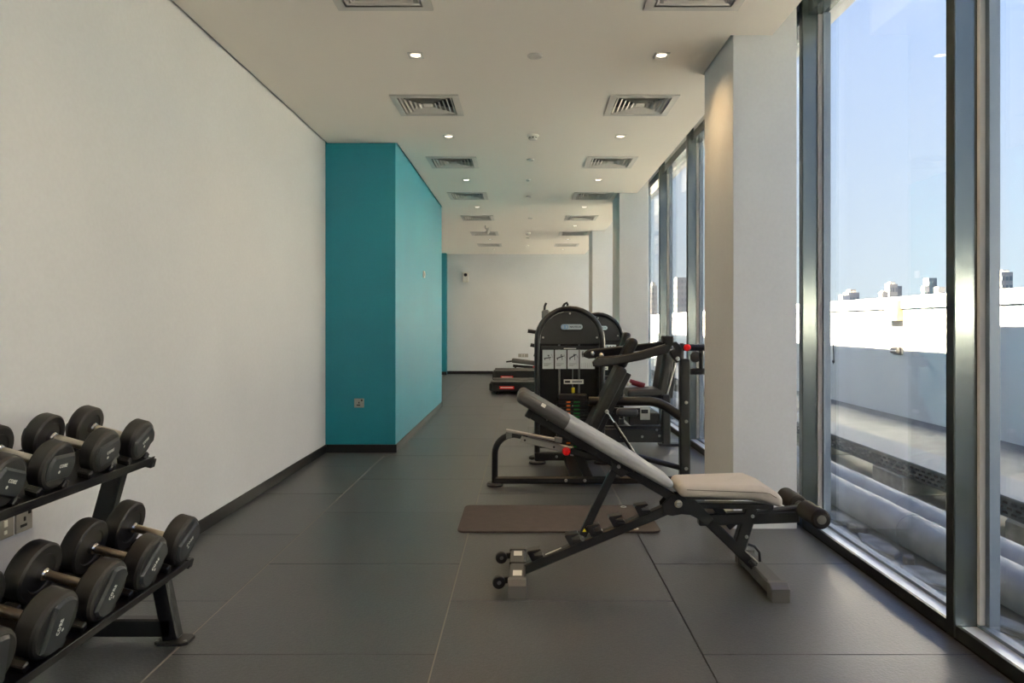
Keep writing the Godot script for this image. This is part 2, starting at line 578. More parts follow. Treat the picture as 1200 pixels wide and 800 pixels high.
func build_ceiling() -> void:
	for k in 7: vent_d.append(3.62 + 1.965 * k)
	var ce := structure("ceiling", "flat white plasterboard ceiling with a shadow gap")
	var xs := [-2.6, WALL_X + 0.022, -1.236, VENT_L - VENT_H, VENT_L + VENT_H, VENT_R - VENT_H, VENT_R + VENT_H, 1.252, 1.505]
	var ds := [ROOM_START, 6.738, 10.512, ROOM_END]
	for v in vent_d: ds.append_array([v - VENT_H, v + VENT_H])
	for p in PILLARS: ds.append_array([p[0], p[1]])
	ds.sort()
	var mb := MB.new()
	for j in ds.size() - 1:
		var d0: float = ds[j]
		var d1: float = ds[j + 1]
		if d1 - d0 < 0.001: continue
		var dm := (d0 + d1) * 0.5
		var start := -1.0
		var run: Array = []
		for i in xs.size() - 1:
			var xm: float = (xs[i] + xs[i + 1]) * 0.5
			var solid := true
			if xm < xs[1] and dm < 10.512: solid = false
			if xm < xs[2] and dm > 6.738 and dm < 10.512: solid = false
			if xm > 1.252:
				for p in PILLARS:
					if dm > p[0] and dm < p[1]: solid = false
			for v in vent_d:
				if absf(dm - v) < VENT_H and (absf(xm - VENT_L) < VENT_H or absf(xm - VENT_R) < VENT_H): solid = false
			if solid:
				if run.is_empty(): run = [xs[i], xs[i + 1]]
				else: run[1] = xs[i + 1]
			if (not solid or i == xs.size() - 2) and not run.is_empty():
				mb.span(P(run[0], CEIL, d0), P(run[1], CEIL + 0.03, d1))
				run = []
	part("plasterboard", mb, M.ceiling_paint, ce)
	# underside of the roof slab above, and the upright edge of the window pocket
	part("slab_underside", MB.new().span(P(-2.58, 3.46, ROOM_START), P(1.5, 3.49, ROOM_END)), M.slab_concrete, ce)
	part("pocket_edge", MB.new().span(P(1.485, CEIL + 0.03, ROOM_START), P(1.505, 3.46, ROOM_END)), M.ceiling_paint, ce)
	part("pocket_top", MB.new().span(P(1.505, 3.40, ROOM_START), P(1.76, 3.43, ROOM_END)), M.ceiling_paint, ce)

func build_windows() -> void:
	var n := 1
	for k in range(-5, 9):
		var d := 4.25 + 1.5 * k
		var e := d + 1.5
		if d < ROOM_START - 0.2 : d = ROOM_START
		if e > ROOM_END: e = ROOM_END
		if e - d < 0.2: continue
		var w := structure("window_%d" % n, "tall clear window pane in a dark grey metal frame")
		n += 1
		part("mullion", MB.new().span(P(MULL, 0.0, d), P(1.815, 3.40, d + 0.052), 0.002), M.mullion_metal, w)
		var b := d + 0.052
		part("glass", MB.new().span(P(GLASS, 0.06, b + 0.01), P(GLASS + 0.008, 3.13, e - 0.01)), M.window_glass, w)
		# stiles: a bright bead towards the room and a blue-grey frame behind it
		for s in [[b, b + 0.018], [e - 0.018, e]]:
			part("glazing_bead", MB.new().span(P(GLASS - 0.012, 0.05, s[0]), P(GLASS + 0.02, 3.13, s[1]), 0.001), M.frame_silver, w)
		for s in [[b + 0.018, b + 0.045], [e - 0.045, e - 0.018]]:
			part("frame_stile", MB.new().span(P(GLASS + 0.008, 0.05, s[0]), P(GLASS + 0.05, 3.13, s[1]), 0.001), M.frame_blue_grey, w)
		part("mullion_cap", MB.new().span(P(MULL - 0.004, 0.0, d + 0.001), P(MULL, 3.40, d + 0.051), 0.001), M.mullion_edge, w)
		part("bottom_rail", MB.new().span(P(GLASS - 0.012, 0.03, b), P(GLASS + 0.03, 0.060, e), 0.001), M.frame_blue_grey, w)
		part("curb", MB.new().span(P(MULL + 0.004, 0.0, b), P(MULL + 0.02, 0.052, e), 0.001), M.mullion_edge, w)
		part("sill", MB.new().span(P(MULL + 0.02, 0.0, b), P(GLASS - 0.012, 0.046, e)), M.sill_metal, w)
		part("transom", MB.new().span(P(MULL + 0.03, 3.13, b), P(GLASS + 0.04, 3.22, e), 0.002), M.mullion_metal, w)

func build_terrace() -> void:
	var g := structure("terrace_floor", "pale screed terrace outside the windows")
	part("screed", MB.new().span(P(1.9, -0.2, -8.0), P(5.1, 0.0, 60.0)), M.terrace_screed, g)
	var w := structure("wall_parapet", "white rendered terrace parapet, sunlit along its top")
	part("render", MB.new().span(P(4.87, -0.2, -8.0), P(5.15, 1.43, 60.0)), M.parapet_white, w)
	part("coping", MB.new().span(P(4.84, 1.445, -8.0), P(5.19, 1.60, 60.0), 0.006), M.parapet_white, w)
	part("skirt_fillet", MB.new().prism([Vector2(0, 0), Vector2(0.06, 0), Vector2(0.06, 0.06)], 60.0, Transform3D(Basis(), P(4.815, 0, 22))), M.terrace_screed, w)
	# lagged pipes
	var lab := ["thick grey cloth-lagged pipe lying closest to the window glass", "thick grey lagged pipe lying between the other pipe and cable duct"]
	for i in 2:
		var o := thing("lagged_pipe", lab[i], "pipe", P([2.14, 2.338][i], 0.0, 0.0))
		var pts := []
		for k in 180:
			pts.append(Vector3(0, 0.0975 + 0.0015 * sin(k * 1.7 + i), 7.0 - k * 0.2))
		part("lagging", MB.new().tube(pts, 0.0965, 24), M.pipe_wrap, o)
		for k in 26:
			part("wrap_band", MB.new().lathe([Vector2(0.095, -0.025), Vector2(0.0995, -0.02), Vector2(0.0995, 0.02), Vector2(0.095, 0.025)], Vector3(0, 0.0975, 6.5 - k * 1.15 - 0.4 * i), Vector3(0, 0, 1), 24), M.pipe_wrap, o)
	# perforated cable duct on concrete blocks
	var t := thing("cable_duct", "long covered cable duct with a perforated dark side on concrete blocks", "cable duct", P(2.78, 0.13, 0))
	part("cover", MB.new().span(Vector3(-0.004, 0.112, 7), Vector3(0.35, 0.122, -30), 0.001), M.tray_metal, t)
	part("back_side", MB.new().span(Vector3(0.344, 0.0, 7), Vector3(0.35, 0.112, -30)), M.tray_side, t)
	part("bottom", MB.new().span(Vector3(0.002, 0.0, 7), Vector3(0.344, 0.004, -30)), M.tray_side, t)
	var side := MB.new()
	var rows := [0.004, 0.018, 0.033, 0.047, 0.062, 0.076, 0.091, 0.112]
	for r in 4:
		side.span(Vector3(0, rows[r * 2], 7), Vector3(0.002, rows[r * 2 + 1], -30))
	for r in 3:
		var y0: float = rows[r * 2 + 1]
		var y1: float = rows[r * 2 + 2]
		for k in 330:
			var z := 6.9 - k * 0.075 - (0.0375 if r == 1 else 0.0)
			side.span(Vector3(0, y0, z), Vector3(0.002, y1, z - 0.030))
	var ps := part("perforated_side", side, M.tray_side, t)
	for k in 10:
		var b := thing("support_block", "rough concrete block carrying the cable duct on the terrace", "block", P(2.93, 0, 2.2 + k * 1.55), 0.06 * sin(k * 2.3), "concrete blocks under the cable duct")
		part("concrete", MB.new().box(Vector3(0, 0.065, 0), Vector3(0.34, 0.13, 0.5), Basis(), 0.012), M.block_concrete, b)
	# broken pieces lying by the frame
	var rub_lab := ["flat broken slab lying between window frame and lagged pipe", "small angular rubble piece lying beside the lagged pipe"]
	var spots := [[1.955, 3.35, 0.10, 0.16, 0], [1.955, 3.85, 0.075, 0.20, 0], [1.96, 4.4, 0.10, 0.14, 0], [1.985, 3.08, 0.045, 0.06, 1], [1.955, 2.83, 0.075, 0.14, 0], [1.96, 5.0, 0.06, 0.10, 1], [1.98, 3.585, 0.035, 0.04, 1], [1.98, 4.15, 0.045, 0.06, 1], [1.96, 2.45, 0.08, 0.12, 0], [1.985, 2.60, 0.035, 0.035, 1]]
	for s in spots:
		var poly := []
		for k in 7:
			var a := TAU * k / 7.0
			var q := 0.75 + 0.35 * rng.randf()
			poly.append(Vector2(cos(a) * s[2] * q, sin(a) * s[3] * q))
		var h: float = 0.03 if s[4] == 0 else 0.045
		var o := thing("rubble_piece", rub_lab[s[4]], "rubble", P(s[0], 0, s[1]), rng.randf() * 0.6, "rubble beside the pipe" if s[4] else "broken slabs by the window frame")
		var xf := Transform3D(Basis(Vector3.RIGHT, -PI / 2).rotated(Vector3.FORWARD, 0.12 * (rng.randf() - 0.5)), Vector3(0, h * 0.5 + 0.004, 0))
		part("stone", MB.new().prism(poly, h, xf, 0.006), M.rubble if s[4] else M.block_concrete, o)
	# on the parapet
	var bx := thing("parapet_box", "small tan box bracket fixed on the sunlit parapet", "bracket box", P(4.87, 1.29, 8.95))
	part("body", MB.new().span(Vector3(-0.085, 0.0, 0.0), Vector3(0.0, 0.26, -0.30), 0.004), M.cream_render, bx)
	part("lid", MB.new().span(Vector3(-0.09, 0.26, 0.005), Vector3(0.0, 0.275, -0.305), 0.003), M.parapet_white, bx)
	var lp := thing("bulkhead_lamp", "small oval grey bulkhead lamp on the shaded parapet wall", "wall lamp", P(4.87, 0.90, 9.05))
	part("backplate", MB.new().pad(Vector3(0.03, 0.11, 0.21), 0.014, Transform3D(Basis(), Vector3(-0.015, 0, 0))), M.bulkhead_grey, lp)
	part("lens", MB.new().pad(Vector3(0.06, 0.085, 0.17), 0.028, Transform3D(Basis(), Vector3(-0.055, 0.004, 0))), M.bulkhead_grey, lp)
	part("guard_bar", MB.new().span(Vector3(-0.094, -0.006, 0.085), Vector3(-0.08, 0.01, -0.085), 0.003), M.frame_silver, lp)
	for c in [[10.95, 0.62, 1.25, "black cable hanging down the parapet beyond the bulkhead lamp"], [7.98, 1.2, 1.62, "thin black wire on the parapet near the tan box"]]:
		var cb := thing("hanging_cable", c[3], "cable", P(4.86, c[1], c[0]))
		var pts := []
		for k in 9: pts.append(Vector3(-0.002 + 0.004 * sin(k * 1.3), (c[2] - c[1]) * k / 8.0, 0.006 * sin(k * 0.9)))
		part("sheath", MB.new().tube(pts, 0.008, 8), M.cable_black, cb)
		part("clip", MB.new().box(Vector3(0.0, 0.04, 0), Vector3(0.03, 0.04, 0.035), Basis(), 0.004), M.cable_black, cb)

# far buildings: a box with inset windows, roof pieces
func tower(called: String, label: String, px0: float, px1: float, top: float, dist: float, body: Material, floors: int, bays: int, crown: float) -> void:
	var x0 := (px0 - 615.0) / 815.0 * dist
	var x1 := (px1 - 615.0) / 815.0 * dist
	var h := (380.0 - top) / 815.0 * dist + 1.242
	var base := -35.0
	var wd := x1 - x0
	var o := thing(called, label, "building", P((x0 + x1) * 0.5, base, dist))
	var tall := h - base
	part("wall", MB.new().span(Vector3(-wd / 2, 0, 0), Vector3(wd / 2, tall, -wd)), body, o)
	if crown > 0.0:
		part("roof_plant", MB.new().span(Vector3(-wd * 0.3, tall, -wd * 0.1), Vector3(wd * 0.25, tall + crown, -wd * 0.8)), body, o)
	var wm := MB.new().box(Vector3.ZERO, Vector3(wd / bays * 0.62, (h - 0.0) / floors * 0.5, 0.5)).mesh()
	var ws := MB.new().box(Vector3.ZERO, Vector3(0.5, (h - 0.0) / floors * 0.5, wd / bays * 0.62)).mesh()
	for f in floors:
		var y := tall - (f + 0.7) * h / floors
		for b in bays:
			shared("window", wm, M.tower_window, o, Vector3(-wd / 2 + (b + 0.5) * wd / bays, y, 0.05))
			shared("window", ws, M.tower_window, o, Vector3(-wd / 2 - 0.05, y, -(b + 0.5) * wd / bays))

func build_city() -> void:
	tower("city_tower", "dark slate tower standing highest on the skyline with a pale block beside it", 1088, 1098, 325.5, 520, M.tower_glazing, 6, 3, 0.0)
	tower("city_block", "low pale block at the foot of the dark slate tower", 1083, 1089, 335, 500, M.tower_render, 3, 2, 0.0)
	tower("city_block", "pale low building on the other side of the dark slate tower", 1099.5, 1108, 336, 480, M.tower_render, 3, 3, 0.0)
	tower("city_tower", "twin-topped grey tower above the tan parapet box", 1042, 1052, 332.5, 540, M.tower_concrete, 5, 3, 1.5)
	tower("city_tower", "shorter grey shaft joined to the twin-topped tower", 1051, 1057, 335, 548, M.tower_glazing, 5, 2, 0.0)
	tower("city_block", "small grey block beside the twin-topped tower", 1033.5, 1041, 342, 530, M.tower_concrete, 3, 2, 1.0)
	tower("city_block", "broad pale building with a stepped roof low on the skyline", 987, 996, 345.5, 420, M.tower_render, 3, 3, 0.0)
	tower("city_block", "grey building with a flat roof screen beside the stepped pale one", 994, 1007, 342.5, 430, M.tower_concrete, 3, 3, 1.8)
	tower("city_tower", "grey tower seen in the pane beside the second dark mullion", 1173, 1187, 318.5, 450, M.tower_concrete, 6, 3, 1.2)
	tower("city_tower", "broad hazy tower seen through the far window bay", 793, 806, 325, 700, M.tower_concrete, 8, 3, 0.0)
	tower("city_tower", "slim hazy tower seen in the farthest window pane", 763, 770, 334, 760, M.tower_concrete, 8, 2, 3.0)

func build_ceiling_fittings() -> void:
	# four-way air diffusers
	var v := thing("air_diffuser", "square white four-way air diffuser set in the ceiling", "air vent", P(VENT_L, CEIL, vent_d[0]), 0.0, "square air diffusers in the ceiling")
	var fr := MB.new()
	var o := 0.265
	var q := VENT_H - 0.012
	var ring := func(mb: MB, r0: float, y0: float, r1: float, y1: float) -> void:
		# a four-sided sloping skirt from half-width r0 at y0 to r1 at y1, with thickness
		for k in 4:
			var bs := Basis(Vector3.UP, PI / 2 * k)
			var a := bs * Vector3(-r0, y0, r0)
			var b := bs * Vector3(r0, y0, r0)
			var c := bs * Vector3(r1, y1, r1)
			var d := bs * Vector3(-r1, y1, r1)
			var nn := (b - a).cross(d - a).normalized()
			mb.quad(a, b, c, d, nn)
			mb.quad(a + Vector3.UP * 0.003, b + Vector3.UP * 0.003, c + Vector3.UP * 0.003, d + Vector3.UP * 0.003, -nn)
	ring.call(fr, q, 0.0, q, -0.010)
	ring.call(fr, q, -0.010, o, -0.007)
	ring.call(fr, o, -0.007, o, 0.0)
	ring.call(fr, q, 0.05, q, -0.010)
	part("frame", fr, M.vent_white, v)
	for k in 5:
		var r := 0.046 + 0.034 * k
		var lv := MB.new()
		ring.call(lv, r + 0.004, 0.028, r + 0.009, 0.0)
		ring.call(lv, r + 0.009, 0.0, r + 0.022, -0.007)
		part("louver", lv, M.vent_white, v)
	part("core", MB.new().box(Vector3(0, 0.005, 0), Vector3(0.075, 0.012, 0.075), Basis(), 0.004), M.vent_white, v)
	var pl := MB.new()
	ring.call(pl, VENT_H, 0.03, VENT_H, 0.40)
	pl.box(Vector3(0, 0.40, 0), Vector3(VENT_H * 2, 0.004, VENT_H * 2))
	part("plenum", pl, M.duct_steel, v)
	for k in 7:
		for x in [VENT_L, VENT_R]:
			var lab := "square white air diffuser in the %s ceiling row, %s from the far wall" % ["window-side" if x > 0.0 else "wall-side", RANK[6 - k]]
			if k == 0 and x == VENT_L:
				v.set_meta("label", lab)
				continue
			copy(v, P(x, CEIL, vent_d[k]), lab)
	# downlights, each with its lamp
	var first := true
	var dl: Node3D = null
	for k in range(-4, 7):
		for x in [-0.712, 0.893]:
			var d := 4.54 + 1.96 * k
			if k == 4 and x < 0.0: continue
			var lab := "small glowing downlight in the %s ceiling row, %s from the far wall" % ["window-side" if x > 0.0 else "wall-side", RANK[6 - k if x > 0.0 or k > 4 else 5 - k]]
			if dl == null:
				dl = thing("downlight", lab, "downlight", P(x, CEIL, d), 0.0, "recessed ceiling downlights")
				var f := MB.new()
				for s in 4:
					var bs := Basis(Vector3.UP, PI / 2 * s)
					f.box(bs * Vector3(0, -0.003, 0.041), Vector3(0.098, 0.006, 0.016), bs, 0.0015)
				f.lathe([Vector2(0.047, -0.004), Vector2(0.034, -0.0035), Vector2(0.031, 0.0)], Vector3.ZERO, Vector3.UP, 20)
				part("trim", f, M.fitting_white, dl)
				part("lamp", MB.new().lathe([Vector2(0.0, -0.002), Vector2(0.033, -0.0015)], Vector3.ZERO, Vector3.UP, 20), M.downlight_glow, dl)
				var s := SpotLight3D.new()
				s.name = "lamp_light"
				s.position = Vector3(0, -0.02, 0)
				s.rotation_degrees.x = -90
				s.spot_angle = 72
				s.spot_angle_attenuation = 1.0
				s.spot_range = 25
				s.spot_attenuation = 2.0
				s.light_color = Color(1.0, 0.81, 0.57)
				s.light_energy = 0.42
				s.light_size = 0.033
				s.shadow_enabled = true
				dl.add_child(s)
			else:
				copy(dl, P(x, CEIL, d), lab)
	# detectors and sprinkler caps down the middle
	for c in [[0.066, 4.55, 0, "round flat white speaker grille in the ceiling between the first downlights"], [0.060, 7.42, 1, "small white sprinkler cap behind the smoke detector"], [0.058, 9.55, 1, "small white sprinkler cap between two middle diffusers"], [0.09, 11.5, 1, "small white sprinkler cap near the far pillar"], [0.06, 14.1, 1, "small white sprinkler cap just past the far smoke detector"], [0.05, 15.5, 1, "small white sprinkler cap closest to the far wall"]]:
		var s := thing("ceiling_speaker" if c[2] == 0 else "sprinkler_cap", c[3], "speaker" if c[2] == 0 else "sprinkler", P(c[0], CEIL, c[1]))
		var r: float = 0.05 if c[2] == 0 else 0.04
		part("ring", MB.new().lathe([Vector2(r, 0), Vector2(r, -0.006), Vector2(r - 0.006, -0.011), Vector2(r - 0.012, -0.008), Vector2(r - 0.014, -0.003)], Vector3.ZERO, Vector3.UP, 24), M.fitting_white, s)
		part("face", MB.new().lathe([Vector2(r - 0.013, -0.004), Vector2(0.012, -0.006), Vector2(0.0, -0.007)], Vector3.ZERO, Vector3.UP, 24), M.vent_white, s)
	for c in [[0.075, 6.46, "white domed smoke detector between the second pair of downlights"], [0.045, 8.45, "white domed smoke detector beside the third pair of downlights"], [0.06, 13.35, "white domed smoke detector near the far end of the ceiling"]]:
		var s := thing("smoke_detector", c[2], "smoke detector", P(c[0], CEIL, c[1]))
		var k := 0.55 if c[1] == 8.45 else 1.0
		part("base", MB.new().lathe([Vector2(0.055 * k, 0), Vector2(0.055 * k, -0.012 * k), Vector2(0.048 * k, -0.018 * k), Vector2(0, -0.018 * k)], Vector3.ZERO, Vector3.UP, 24), M.fitting_white, s)
		part("chamber", MB.new().lathe([Vector2(0.040 * k, -0.018 * k), Vector2(0.040 * k, -0.036 * k), Vector2(0.032 * k, -0.046 * k), Vector2(0, -0.048 * k)], Vector3.ZERO, Vector3.UP, 24), M.fitting_white, s)
		for j in 8:
			var a := TAU * j / 8
			part("slot", MB.new().box(Vector3(cos(a) * 0.0395 * k, -0.029 * k, sin(a) * 0.0395 * k), Vector3(0.004, 0.008, 0.018) * k, Basis(Vector3.UP, -a)), M.socket_slot, s)
	var cm := thing("ceiling_camera", "small white camera on a bracket under the far left of the ceiling", "camera", P(-0.70, CEIL, 12.35))
	part("bracket", MB.new().tube([Vector3(0, 0, 0), Vector3(0, -0.05, 0), Vector3(0.04, -0.08, 0)], 0.012, 10), M.fitting_white, cm)
	part("housing", MB.new().pad(Vector3(0.07, 0.13, 0.07), 0.03, Transform3D(Basis(Vector3.BACK, -0.5), Vector3(0.05, -0.10, 0))), M.fitting_white, cm)

func socket(called: String, label: String, at: Vector3, turn: float, w: float, switched: bool) -> Node3D:
	var s := thing(called, label, "socket", at, turn)
	part("plate", MB.new().box(Vector3(0, 0, 0.004), Vector3(w, 0.088, 0.008), Basis(), 0.0025), M.socket_steel, s)
	if switched:
		for x in ([-0.03, 0.03] if w > 0.12 else [0.0]):
			part("rocker", MB.new().box(Vector3(x, 0.012, 0.009), Vector3(0.018, 0.024, 0.005), Basis(), 0.001), M.print_white, s)
			part("rocker", MB.new().box(Vector3(x, -0.02, 0.009), Vector3(0.014, 0.014, 0.004), Basis(), 0.001), M.print_white, s)
	else:
		part("pin_hole", MB.new().box(Vector3(0.0, 0.004, 0.0085), Vector3(0.010, 0.016, 0.002)), M.socket_slot, s)
		part("pin_hole", MB.new().box(Vector3(-0.006, -0.02, 0.0085), Vector3(0.034, 0.010, 0.002)), M.socket_slot, s)
		part("switch", MB.new().box(Vector3(0.026, 0.026, 0.009), Vector3(0.014, 0.016, 0.004), Basis(), 0.001), M.socket_slot, s)
	return s

func build_wall_fittings() -> void:
	socket("wall_socket", "brushed steel single socket on the white wall under the upper dumbbell shelf", P(WALL_X, 0.49, 2.68), PI / 2, 0.088, false)
	socket("wall_switch", "brushed steel switch plate beside the socket behind the dumbbell rack", P(WALL_X, 0.49, 2.58), PI / 2, 0.088, true)
	socket("wall_socket", "steel socket low on the teal wall", P(-1.607, 0.48, 6.75), 0.0, 0.095, false)
	socket("wall_socket", "wide steel socket plate low on the far white wall", P(-0.04, 0.465, ROOM_END), 0.0, 0.25, true)
	var th := thing("thermostat", "small white thermostat plate on the side of the teal wall", "thermostat", P(-1.255, 1.86, 8.6), PI / 2)
	part("case", MB.new().box(Vector3(0, 0, 0.009), Vector3(0.085, 0.085, 0.018), Basis(), 0.004), M.fitting_white, th)
	part("dial", MB.new().lathe([Vector2(0.02, 0.018), Vector2(0.018, 0.026), Vector2(0, 0.026)], Vector3.ZERO, Vector3(0, 0, 1), 16), M.vent_white, th)
	var sp := thing("wall_dispenser", "small white box with a dark round window high on the far wall", "dispenser", P(-1.475, 2.29, ROOM_END))
	part("case", MB.new().span(Vector3(-0.075, 0, 0), Vector3(0.075, 0.25, 0.10), 0.012), M.fitting_white, sp)
	part("round_window", MB.new().lathe([Vector2(0.042, 0.100), Vector2(0.040, 0.106), Vector2(0, 0.104)], Vector3(0.0, 0.185, 0), Vector3(0, 0, 1), 18), M.print_dark, sp)

# ---------------------------------------------------------------- dumbbells
func make_dumbbell(r: float, th: float, gap: float, label: String, group: String) -> Node3D:
	# axis along local x, centre at the origin; the room side is +x
	var o := thing("dumbbell", label, "dumbbell", Vector3.ZERO, 0.0, group)
	var c := gap * 0.5
	for s in [-1.0, 1.0]:
		var ax := Vector3(s, 0, 0)
		var h := th * 0.5
		var k := r
		var hd := part("head", MB.new().lathe([Vector2(0.016, -h + 0.004), Vector2(k * 0.62, -h + 0.004), Vector2(k * 0.66, -h), Vector2(k - 0.006, -h), Vector2(k, -h + 0.006), Vector2(k, h - 0.012), Vector2(k - 0.004, h - 0.004), Vector2(k - 0.012, h), Vector2(0, h)], ax * c, ax, 36), M.dumbbell_rubber, o)
		# bevelled end cap: a raised band with two sloping sides
		var cap := MB.new()
		var rr := k - 0.014
		var y0 := k * 0.52
		var top := []
		var low := []
		for j in range(0, 9):
			var a: float = lerpf(asin(-y0 / rr), asin(y0 / rr), j / 8.0)
			top.append(Vector2(cos(a) * rr, sin(a) * rr))
		for j in range(0, 9):
			var a: float = lerpf(PI - asin(y0 / rr), PI + asin(y0 / rr), j / 8.0)
			top.append(Vector2(cos(a) * rr, sin(a) * rr))
		var bs := Basis(Vector3(0, 0, -s), Vector3.UP, Vector3(s, 0, 0))
		bs = bs * Basis(Vector3(0, 0, 1), 0.55 * s)
		cap.prism(top, 0.016, Transform3D(bs, ax * (c + h + 0.002)), 0.007)
		part("end_cap", cap, M.cap_rubber, hd)
		if s > 0.0:
			var tb := Basis(Vector3(0, 0, -1), Vector3.UP, Vector3(1, 0, 0)) * Basis(Vector3(0, 0, 1), 0.55)
			text("lettering", "CORE", 0.011 * r / 0.075, M.print_white, hd, Transform3D(tb, ax * (c + h + 0.0105) + tb * Vector3(0, 0.006, 0)))
			part("dot_mark", MB.new().lathe([Vector2(0.005, 0.0), Vector2(0.0, 0.0006)], ax * (c + h + 0.0102) + tb * Vector3(-0.012, -0.012, 0), ax, 10), M.print_white, hd)
		part("collar", MB.new().lathe([Vector2(0.020, -h + 0.003), Vector2(0.020, -h - 0.010), Vector2(0.017, -h - 0.016), Vector2(0.014, -h - 0.018)], ax * c, ax, 20), M.chrome, o)
	part("handle", MB.new().tube([Vector3(-c + th * 0.4, 0, 0), Vector3(c - th * 0.4, 0, 0)], 0.0145, 16, false), M.steel_grip, o)
	return o

func build_rack() -> void:
	var tilt := deg_to_rad(15.0)
	var dir := Vector3(cos(tilt), -sin(tilt), 0)
	var nrm := Vector3(sin(tilt), cos(tilt), 0)
	var far := 2.665
	var near := 1.15
	var base := P(-1.58, 0, 1.9)
	var rk := thing("dumbbell_rack", "black two-shelf dumbbell rack standing against the white wall", "rack", base)
	var bs := Basis(dir, nrm, Vector3(0, 0, 1))
	# [axis centre x, y, head radius]
	var tiers := [[-1.545, 0.839, 0.075], [-1.395, 0.465, 0.091]]
	var depth_list := [[2.595, 2.372, 2.128, 1.915], [2.60, 2.36, 2.117, 1.878, 1.64]]
	for i in 2:
		var t: Array = tiers[i]
		var c: Vector3 = P(t[0], t[1], 0) - nrm * (t[2] + 0.008)
		var mid := Vector3(c.x, c.y, -(far + near) * 0.5) - base
		var sh := MB.new()
		sh.box(mid - nrm * 0.003, Vector3(0.30, 0.006, far - near), bs, 0.001)
		sh.box(mid + dir * 0.149 + nrm * 0.006 , Vector3(0.004, 0.024, far - near), bs, 0.001)
		sh.box(mid - dir * 0.149 + nrm * 0.008, Vector3(0.004, 0.028, far - near), bs, 0.001)
		sh.box(mid + dir * 0.11 - nrm * 0.012, Vector3(0.07, 0.012, far - near - 0.02), bs, 0.001)
		part("shelf", sh, M.black_metal, rk)
		for j in depth_list[i].size():
			var d: float = depth_list[i][j]
			for e in [-1.0, 1.0]:
				for f in [-1.0, 1.0]:
					var pp: Vector3 = Vector3(c.x, c.y, -(d + e * (t[2] * 0.78))) - base + dir * (f * 0.10 + 0.005) + nrm * 0.014
					part("saddle", MB.new().box(pp, Vector3(0.045, 0.028, 0.024), bs * Basis(Vector3.RIGHT, e * -0.5), 0.004), M.black_plastic, rk)
	for d in [2.725, 1.2]:
		var z: float = -d - base.z
		var f := Vector3(-1.376 - base.x, 0.0, z)
		var r := Vector3(-1.785 - base.x, 0.0, z)
		part("rear_upright", MB.new().beam(r + Vector3(0.003, 0.012, 0.0), Vector3(-1.578 - base.x, 0.745, z), 0.045, 0.072, Vector3(1, 0.2, 0), 0.006), M.black_metal, rk)
		part("front_leg", MB.new().beam(f + Vector3(-0.003, 0.012, 0), Vector3(-1.452 - base.x, 0.372, z), 0.045, 0.066, Vector3(1, 0.2, 0), 0.006), M.black_metal, rk)
		part("bottom_bar", MB.new().beam(f + Vector3(0.0, 0.06, 0), r + Vector3(0.03, 0.06, 0), 0.045, 0.07, Vector3.UP, 0.006), M.black_metal, rk)
		for q in [f, r]:
			var ft := part("foot_plate", MB.new().prism([Vector2(-0.065, -0.03), Vector2(-0.045, -0.045), Vector2(0.045, -0.045), Vector2(0.065, -0.03), Vector2(0.065, 0.03), Vector2(0.045, 0.045), Vector2(-0.045, 0.045), Vector2(-0.065, 0.03)], 0.012, Transform3D(Basis(Vector3.RIGHT, -PI / 2), q + Vector3(0.005, 0.006, 0)), 0.002), M.black_plastic, rk)
			for e in [-0.05, 0.058]:
				part("bolt", MB.new().lathe([Vector2(0.007, 0), Vector2(0.007, 0.004), Vector2(0, 0.005)], q + Vector3(e, 0.012, 0.026), Vector3.UP, 8), M.steel_grey, ft)
		for i in 2:
			var t: Array = tiers[i]
			var c: Vector3 = P(t[0], t[1], d) - nrm * (t[2] + 0.02) - base
			part("shelf_bracket", MB.new().box(c - nrm * 0.012 + Vector3(0, 0, 0.02), Vector3(0.27, 0.035, 0.03), bs, 0.003), M.black_metal, rk)
	var order := ["at the free end", "second from the free end", "third from the free end", "fourth from the free end", "fifth from the free end"]
	for i in 2:
		var t: Array = tiers[i]
		var proto: Node3D = null
		for j in depth_list[i].size():
			var where := "on the %s rack shelf" % ["upper", "lower"][i]
			var lb := "%s black rubber dumbbell %s, %s" % [["round", "large round"][i], where, order[j]]
			var at := P(t[0], t[1], depth_list[i][j])
			if proto == null:
				proto = make_dumbbell(t[2], [0.053, 0.062][i], [0.20, 0.215][i], lb, "dumbbells " + where)
				proto.position = at
				proto.rotation = Vector3(0, 0, -tilt)
			else:
				var c := copy(proto, at, lb)
				var k: float = 1.0 + 0.012 * j
				c.transform = Transform3D(Basis(Vector3.RIGHT, 0.3 * j * (1 if i else -1)).rotated(Vector3(0, 0, 1), -tilt), at)

